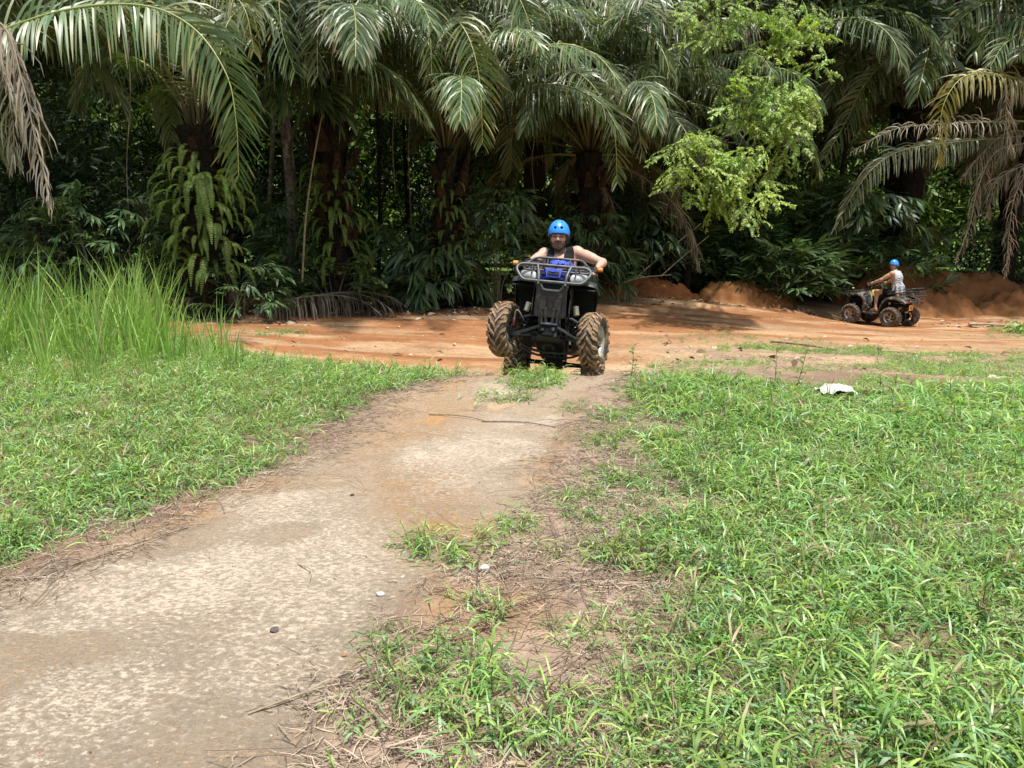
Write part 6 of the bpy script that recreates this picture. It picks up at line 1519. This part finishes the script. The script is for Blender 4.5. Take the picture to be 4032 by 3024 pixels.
def hand(S, c, ax, fwd, r=.0085, k=.006, side=1):
    """hand closed on a bar: c bar centre under the palm, ax bar direction pointing outwards, fwd away from the wrist"""
    ax = nrm(np.array(ax, float)); fwd = nrm(np.array(fwd, float) - ax * (np.array(fwd) @ ax)); up = np.cross(ax, fwd); up = up if up[2] > 0 else -up
    c = np.array(c, float)
    S.ell(c + up * .026 - fwd * .025, (.042, .042, .020), np.stack([ax, fwd, up], 1), k=.012)
    S.cap(c + up * .03 - fwd * .015 - ax * .026, c + up * .03 - fwd * .015 + ax * .026, .015, .014, k=.012)
    for i, (o, L) in enumerate(((-.033, .95), (-.011, 1.05), (.011, 1.0), (.032, .85))):
        b = c + ax * o
        p = [b + up * .030 + fwd * .006, b + up * .020 + fwd * .034 * L, b - up * .012 + fwd * .036 * L, b - up * .028 + fwd * .010, b - up * .022 - fwd * .010]
        for j in range(4): S.cap(p[j], p[j + 1], r * (1.05 - .06 * j), r * (1.0 - .07 * j), k=.003 if j else k)
    t = c - ax * .045
    S.cap(t + up * .012 - fwd * .045, t - up * .010 - fwd * .012, .012, .010, k=.010); S.cap(t - up * .010 - fwd * .012, t + ax * .02 - up * .022 + fwd * .012, .010, .008, k=.004)

def head(S0, H, R, k_=1.0):
    class Sc:
        def ell(self, c, r, R=None, k=.02, op='add'): S0.ell(c, np.array(r) * k_, R, k, op)
        def cap(self, a, b, r1, r2=None, k=.02, op='add'): S0.cap(a, b, r1 * k_, (r1 if r2 is None else r2) * k_, k, op)
    S = Sc()
    """H head centre, R columns = right, forward, up of the head"""
    def q(x, y, z): return H + k_ * (R @ np.array([x, y, z]))
    S.ell(q(0, -.012, .035), (.076, .095, .090), R, k=.02)
    S.ell(q(0, .022, -.035), (.062, .068, .085), R, k=.025)
    S.ell(q(0, .052, -.088), (.036, .034, .026), R, k=.025)
    for s in (-1, 1):
        S.ell(q(s * .042, .055, -.022), (.026, .024, .022), R, k=.02)          # cheek
        S.cap(q(s * .058, .0, -.068), q(s * .02, .058, -.096), .017, .016, k=.02)   # jaw
        S.cap(q(s * .014, .083, .022), q(s * .045, .068, .020), .009, .008, k=.012)  # brow ridge
        S.ell(q(s * .080, -.012, -.008), (.009, .020, .032), R, k=.005)         # ear
        S.ell(q(s * .079, -.006, -.006), (.006, .009, .014), R, k=.004, op='sub')
        S.ell(q(s * .032, .090, .004), (.015, .012, .009), R, k=.010, op='sub')    # socket
        S.ell(q(s * .032, .074, .003), (.012, .012, .010), R, k=.002)          # eyeball
        S.ell(q(s * .012, .094, -.030), (.009, .010, .008), R, k=.006)         # nostril wing
    S.cap(q(0, .082, .014), q(0, .104, -.025), .009, .012, k=.010)
    S.ell(q(0, .083, -.056), (.026, .012, .006), R, k=.008); S.ell(q(0, .082, -.066), (.022, .012, .006), R, k=.006)
    S.ell(q(0, .098, -.0605), (.020, .012, .0022), R, k=.003, op='sub')

def person(name_label, M, J, headR, look, skin, top_mat, bottom_mat, shirt, beard, cols, sandals=False, h=.0055, wrap=None):
    """J joints in quad-bike space"""
    HK = J.get("hk", 1.0); Jn = {k: np.array(v, float) for k, v in J.items() if k != "hk"}
    lo = np.array([-.62, -.66, .30]); hi = np.array([.62, .42, 2.02])
    def torso(S, o=0.0, k=.05, neck=True, sleeves=False):
        S.ell(Jn['pelvis'], (.165 + o, .125 + o, .115 + o), None, k=k)
        S.cap(Jn['pelvis'], Jn['waist'], .135 + o, .128 + o, k=k)
        S.ell(Jn['waist'], (.150 + o, .115 + o, .12 + o), None, k=k)
        Rz = Jn['chestR'] if 'chestR' in Jn else None
        S.ell(Jn['chest'], (.192 + o, .130 + o, .19 + o), None, k=k)
        for s_ in ('l', 'r'):
            sh = Jn['sh_' + s_]; inn = Jn['neck'] * .6 + sh * .4
            S.cap(Jn['chest'] + (sh - Jn['chest']) * np.array([.5, .6, .3]), sh * .8 + Jn['chest'] * .2, .085 + o, .065 + o, k=k)
            S.cap(Jn['neck'] + np.array([0, -.01, -.035]), sh + np.array([0, 0, .01]), .045 + o, .045 + o, k=k * .8)
            pec = Jn['chest'] + np.array([(.075 if sh[0] > Jn['chest'][0] else -.075), .085, .05]); S.ell(pec, (.075 + o, .04 + o, .06 + o), None, k=k * .6)
    S = SDF(lo, hi, h); torso(S)
    S.cap(Jn['neck'] + np.array([0, 0, -.03]), Jn['head'] + headR @ np.array([0, -.015, -.05]), .062, .054, k=.03)
    for s_ in ('l', 'r'):
        sh, el, wr, hd, hip, kn, an, toe = [Jn[k + s_] for k in ('sh_', 'el_', 'wr_', 'hand_', 'hip_', 'kn_', 'an_', 'toe_')]
        S.ell(sh, (.072, .070, .070), None, k=.03); S.cap(sh, el, .063, .048, k=.025); S.cap(sh * .65 + el * .35, sh * .4 + el * .6, .060, .054, k=.03)
        S.cap(el, el * .3 + wr * .7, .050, .038, k=.02); S.cap(el * .3 + wr * .7, wr, .033, .026, k=.02); S.cap(wr, wr * .4 + hd * .6, .026, .028, k=.015)
        sg = 1 if hd[0] > 0 else -1
        hand(S, hd + np.array([0, 0, .0]), (sg * .96, -.28, -.02), hd - wr)
        S.cap(hip, kn, .088, .060, k=.05); S.cap(hip * .6 + kn * .4, hip * .35 + kn * .65, .078, .066, k=.04); S.ell(kn, (.060, .060, .062), None, k=.02)
        S.cap(kn, an, .054, .036, k=.03); S.cap(kn * .75 + an * .25 + np.array([0, -.025, 0]), kn * .45 + an * .55 + np.array([0, -.015, 0]), .047, .042, k=.03)
        f = nrm(toe - an); heel = an + np.array([0, -.03, -.055]); ball = toe - f * .03; 
        S.cap(heel, heel + np.array([0, 0, .03]), .032, .030, k=.02); S.cap(an, ball + np.array([0, 0, .018]), .034, .022, k=.02); S.cap(heel + np.array([0, .02, 0]), ball, .028, .030, k=.02)
        rt = nrm(np.cross(f, [0, 0, 1.]))
        for i, (o, L) in enumerate(((-.030, .040), (-.013, .042), (.003, .038), (.018, .032), (.031, .026))):
            o = o * (1 if s_ == 'l' else -1) * (1)
            S.cap(ball + rt * o + np.array([0, 0, -.002]), ball + rt * o + f * L * 1.1 + np.array([0, 0, -.012]), .012 if i == 0 else .0095, .009, k=.006)
    head(S, Jn['head'], headR, HK)
    V, F = S.mesh(); V = relax(V, F, 1, .35)
    # skin colours, with darker eye band and mouth line for contrast
    rngp = np.random.default_rng(len(name_label)); col = np.repeat(np.array([skin], float), len(V), 0)
    col *= (1 + .10 * (fbm(V[:, 0] * 9 + V[:, 1] * 5, V[:, 2] * 9, 1, 3, 7) - .5))[:, None]
    L_ = (V - Jn['head']) @ headR / HK; x, y, z = L_.T
    hd_ = (np.abs(x) < .12) & (np.abs(y) < .14) & (np.abs(z) < .16)
    def put(mask, c, a=1.0):
        mk = np.clip(mask, 0, 1)[:, None] * a; col[:] = col * (1 - mk) + np.array(c) * mk
    front = hd_ & (y > .03)
    put(front * (np.abs(z + .02) < .05) * (np.abs(x) < .07), skin * np.array([1.08, .90, .85]), .5)
    if beard > 0:
        b = hd_ * (y > -.03) * sstep(-.028, -.052, z + .25 * np.abs(x) - .12 * (.09 - np.clip(y, 0, .09))) * (z > -.16)
        put(b * 1.0, (.10, .065, .05), beard)
        put(front * (np.abs(z + .046) < .008) * (np.abs(x) < .034), (.06, .04, .03), min(1, beard + .2))
    put(front * (np.abs(z + .0605) < .0075) * (np.abs(x) < .027), (.36, .13, .11), .75)
    put(front * (np.abs(z + .0605) < .0030) * (np.abs(x) < .018), (.10, .02, .02), .85)
    put(front * (np.abs(z - .028) < .009) * (np.abs(np.abs(x) - .036) < .024) * (y > .05), (.05, .032, .022), .8)
    put(front * (np.abs(z - .003) < .011) * (np.abs(np.abs(x) - .034) < .021) * (y > .05), (.20, .10, .075), .6); put(front * (np.abs(z - .003) < .0055) * (np.abs(np.abs(x) - .032) < .012) * (y > .05), (.04, .025, .02), .9)
    hairm = hd_ * (z > .0) * (y < .035) * (1 - ((np.abs(x) > .074) & (z < .028) & (np.abs(y + .01) < .03)))
    put(hairm, (.04, .025, .018), .9); put(hd_ * (z > .062), (.04, .025, .018), .9)
    org = Jn['pelvis'] + np.array([0, 0, -.11])
    me = mesh_np("person", V - org, F, M_SKIN, col=col, smooth=True)
    root = inst(me, "person"); root.matrix_world = M @ Matrix.Translation(Vector(org)); tag(root, name_label, "person", "riders")
    def child(nm, S_, m, it=1):
        Vc, Fc = S_.mesh(); Vc = relax(Vc, Fc, it, .5); me_ = mesh_np(nm, Vc - org, Fc, m, smooth=True); return inst(me_, nm, root)
    # tank top
    S = SDF((-.40, -.66, .78), (.42, .12, 1.75), .0065); torso(S, .013, .05)
    for s_ in ('l', 'r'):
        sh = Jn['sh_' + s_]; out = nrm(sh - Jn['neck']); S.cap(sh + out * .085 + np.array([0, .0, -.14]), sh + out * (.075 if shirt == 'wide' else .04) + np.array([0, 0, .10]), .115, .105, k=.004, op='sub')
    nk = Jn['neck']; fw = headR[:, 1]
    S.cap(nk + np.array([0, .03, .06]), nk + np.array([0, .16, -.17 if shirt == 'deep' else -.04]), .078, .080 if shirt == 'deep' else .07, k=.004, op='sub')
    S.ell(nk + np.array([0, -.01, .05]), (.085, .085, .06), None, k=.004, op='sub')
    if shirt == 'wide':      # loose hem over the seat with folds
        for i in range(9):
            a = rad(200 + i * 40); p = Jn['pelvis'] + np.array([math.cos(a) * .17, math.sin(a) * .14, 0]); S.cap(p + np.array([0, 0, .18]), p + np.array([math.cos(a) * .015, math.sin(a) * .02, -.02]), .018, .026, k=.03)
        for i in range(6):
            zz = .05 + i * .05; S.cap(Jn['waist'] + np.array([-.165, -.06 + .02 * i, zz - .1]), Jn['waist'] + np.array([-.06, -.14, zz - .04]), .010, .014, k=.02)
    S.plane(Jn['pelvis'] + np.array([0, 0, -.04]), (0, .15, -1))
    child("tank_top", S, top_mat)
    # shorts
    S = SDF((-.45, -.62, .74), (.45, .22, 1.12), .0075); S.ell(Jn['pelvis'], (.182, .142, .125), None, k=.05)
    for s_ in ('l', 'r'):
        hip, kn = Jn['hip_' + s_], Jn['kn_' + s_]; S.cap(hip, hip * .38 + kn * .62, .108, .096, k=.05)
    S.plane(Jn['pelvis'] + np.array([0, 0, .10]), (0, 0, 1))
    for s_ in ('l', 'r'):
        hip, kn = Jn['hip_' + s_], Jn['kn_' + s_]; d = nrm(kn - hip); e = hip * .45 + kn * .55
        S.cap(e + d * .13, e + d * .30, .135, .16, k=.003, op='sub')
    child("shorts", S, bottom_mat)
    # helmet: one moulded shell with vent holes
    H = Jn['head'] + headR @ np.array([0, -.008, .0]) * HK; E_ = .20 * HK
    def q(x_, y_, z_): return H + HK * (headR @ np.array([x_, y_, z_]))
    def fresh(hh):
        S_ = SDF(H - E_, H + E_, hh)
        P_ = (np.stack(np.meshgrid(*[S_.lo[i] + S_.h * np.arange(S_.n[i]) for i in range(3)], indexing='ij'), -1) - H) @ headR / HK
        low = np.interp(P_[..., 1], [-.12, -.09, -.03, .0, .12], [-.030, -.030, -.012, .028, .034]) - .012 * np.clip((np.abs(P_[..., 0]) - .05) / .05, 0, 1)
        return S_, ((low - P_[..., 2]) * HK).astype(np.float32)
    r3 = lambda *v: tuple(np.array(v) * HK)
    S, low = fresh(.005)
    S.ell(q(0, -.004, .044), r3(.101, .125, .118), headR, k=0); S.ell(q(0, -.004, .03), r3(.102, .126, .085), headR, k=.02); S.cap(q(0, -.072, .02), q(0, -.058, -.01), .080 * HK, .078 * HK, k=.03)
    S.F = np.maximum(S.F, low)
    S.ell(q(0, -.006, .020), r3(.090, .111, .106), headR, k=0, op='sub')
    for sx in (-1, 1):
        S.cap(q(sx * .028, .06, .080), q(sx * .038, .20, .095), .0125 * HK, k=0, op='sub')
        S.cap(q(sx * .065, .0, .10), q(sx * .15, .03, .14), .010 * HK, k=0, op='sub'); S.cap(q(sx * .065, -.05, .10), q(sx * .15, -.08, .14), .010 * HK, k=0, op='sub')
        S.cap(q(sx * .030, .045, .12), q(sx * .035, .085, .20), .009 * HK, k=0, op='sub')
    S.cap(q(0, .03, .11), q(0, .05, .20), .009 * HK, k=0, op='sub')
    child("helmet", S, M_HELMET)
    S, low = fresh(.0065); S.ell(q(0, -.006, .022), r3(.0895, .110, .105), headR, k=0); S.F = np.maximum(S.F, low - .004); S.ell(q(0, -.01, .02), r3(.084, .100, .098), headR, k=0, op='sub')
    child("helmet_lining", S, M_STRAP)
    b = MB()
    for sx in (-1, 1):
        b.tube([tuple(p - org) for p in smooth_path([q(sx * .092, .02, .035), q(sx * .084, .022, -.03), q(sx * .062, .040, -.085), q(sx * .02, .055, -.128), q(0, .055, -.132)], 5)], .006, 6)
        b.tube([tuple(p - org) for p in smooth_path([q(sx * .088, -.055, .02), q(sx * .084, -.03, -.03), q(sx * .072, .018, -.072)], 5)], .005, 6)
    b.obj("chin_strap", M_STRAP, root)
    if sandals:
        for s_ in ('l', 'r'):
            an, toe = Jn['an_' + s_], Jn['toe_' + s_]; f = nrm((toe - an) * np.array([1, 1, 0])); rt = nrm(np.cross(f, [0, 0, 1.])); base = toe * np.array([1, 1, 0]) + np.array([0, 0, an[2] - .10]) - f * .20
            b = MB(); out = [(-.03, 0), (-.036, .06), (-.034, .14), (-.048, .20), (-.040, .25), (-.01, .27), (.02, .268), (.042, .25), (.046, .19), (.034, .12), (.036, .05), (.02, -.01), (-.015, -.012)]
            b.prism(out, lambda u, v, w: tuple(base + rt * u + f * v + np.array([0, 0, w]) - org), .018)
            mid = base + f * .235 + rt * -.012 * (1 if s_ == 'r' else -1) + np.array([0, 0, .02])
            for sgn in (-1, 1): b.tube([tuple(p - org) for p in smooth_path([mid, base + f * .18 + rt * sgn * .025 + np.array([0, 0, .062]), base + f * .12 + rt * sgn * .044 + np.array([0, 0, .02])], 4)], .006, 6)
            b.obj("flip_flop", M_FLIP, root)
    return root

def look_matrix(fwd, upish):
    f = nrm(np.array(fwd, float)); r = nrm(np.cross(f, np.array(upish, float))); u = np.cross(r, f); return np.stack([r, f, u], 1)
def to_local(Q, v):
    return np.array([np.dot(v, Q[1]), np.dot(v, Q[2]), np.dot(v, Q[3])])
# nearer rider: crouched forward over the bars, looking at the camera
f1 = to_local(Q1, nrm(np.array([-.12, -1, .0]))); u1 = to_local(Q1, np.array([.03, 0, 1.]))
J1 = dict(hk=1.22, pelvis=(.02, -.46, .97), waist=(.04, -.40, 1.14), chest=(.06, -.32, 1.36), neck=(.075, -.27, 1.575), head=(.105, -.19, 1.692),
          sh_l=(.255, -.27, 1.50), sh_r=(-.125, -.27, 1.555), el_l=(.41, -.13, 1.29), el_r=(-.435, -.13, 1.40), wr_l=(.385, .045, 1.225), wr_r=(-.40, .04, 1.275), hand_l=(.335, .115, 1.168), hand_r=(-.335, .122, 1.168),
          hip_l=(.11, -.42, .95), hip_r=(-.09, -.42, .95), kn_l=(.27, -.02, .99), kn_r=(-.26, -.02, .99), an_l=(.30, -.05, .52), an_r=(-.30, -.05, .52), toe_l=(.31, .13, .42), toe_r=(-.31, .13, .42))
p1 = person("smiling man in black tank top and blue helmet leaning over the nearer quad bike", MQ1, J1, look_matrix(f1, u1), None, np.array([.50, .30, .225]), M_BLACKC, M_SHORT, 'deep', .85, None)
# farther rider: upright, head turned to the camera
f2 = to_local(Q2, nrm(np.array([-.88, -.62, -.03]))); u2 = to_local(Q2, np.array([0, 0, 1.]))
J2 = dict(hk=1.08, pelvis=(0, -.50, .965), waist=(0, -.485, 1.13), chest=(0, -.43, 1.35), neck=(0, -.375, 1.56), head=(-.01, -.315, 1.70),
          sh_l=(.195, -.36, 1.485), sh_r=(-.195, -.40, 1.485), el_l=(.33, -.13, 1.31), el_r=(-.32, -.17, 1.31), wr_l=(.36, .06, 1.21), wr_r=(-.36, .045, 1.215), hand_l=(.335, .118, 1.168), hand_r=(-.335, .118, 1.168),
          hip_l=(.10, -.44, .95), hip_r=(-.10, -.44, .95), kn_l=(.24, .0, .96), kn_r=(-.24, .0, .96), an_l=(.31, -.06, .49), an_r=(-.31, -.06, .49), toe_l=(.32, .13, .41), toe_r=(-.32, .13, .41))
p2 = person("man in loose grey tank top, black shorts and blue helmet on the farther quad bike", MQ2, J2, look_matrix(f2, u2), None, np.array([.44, .25, .165]), M_GREYC, M_SHORT, 'wide', .35, None, sandals=True)
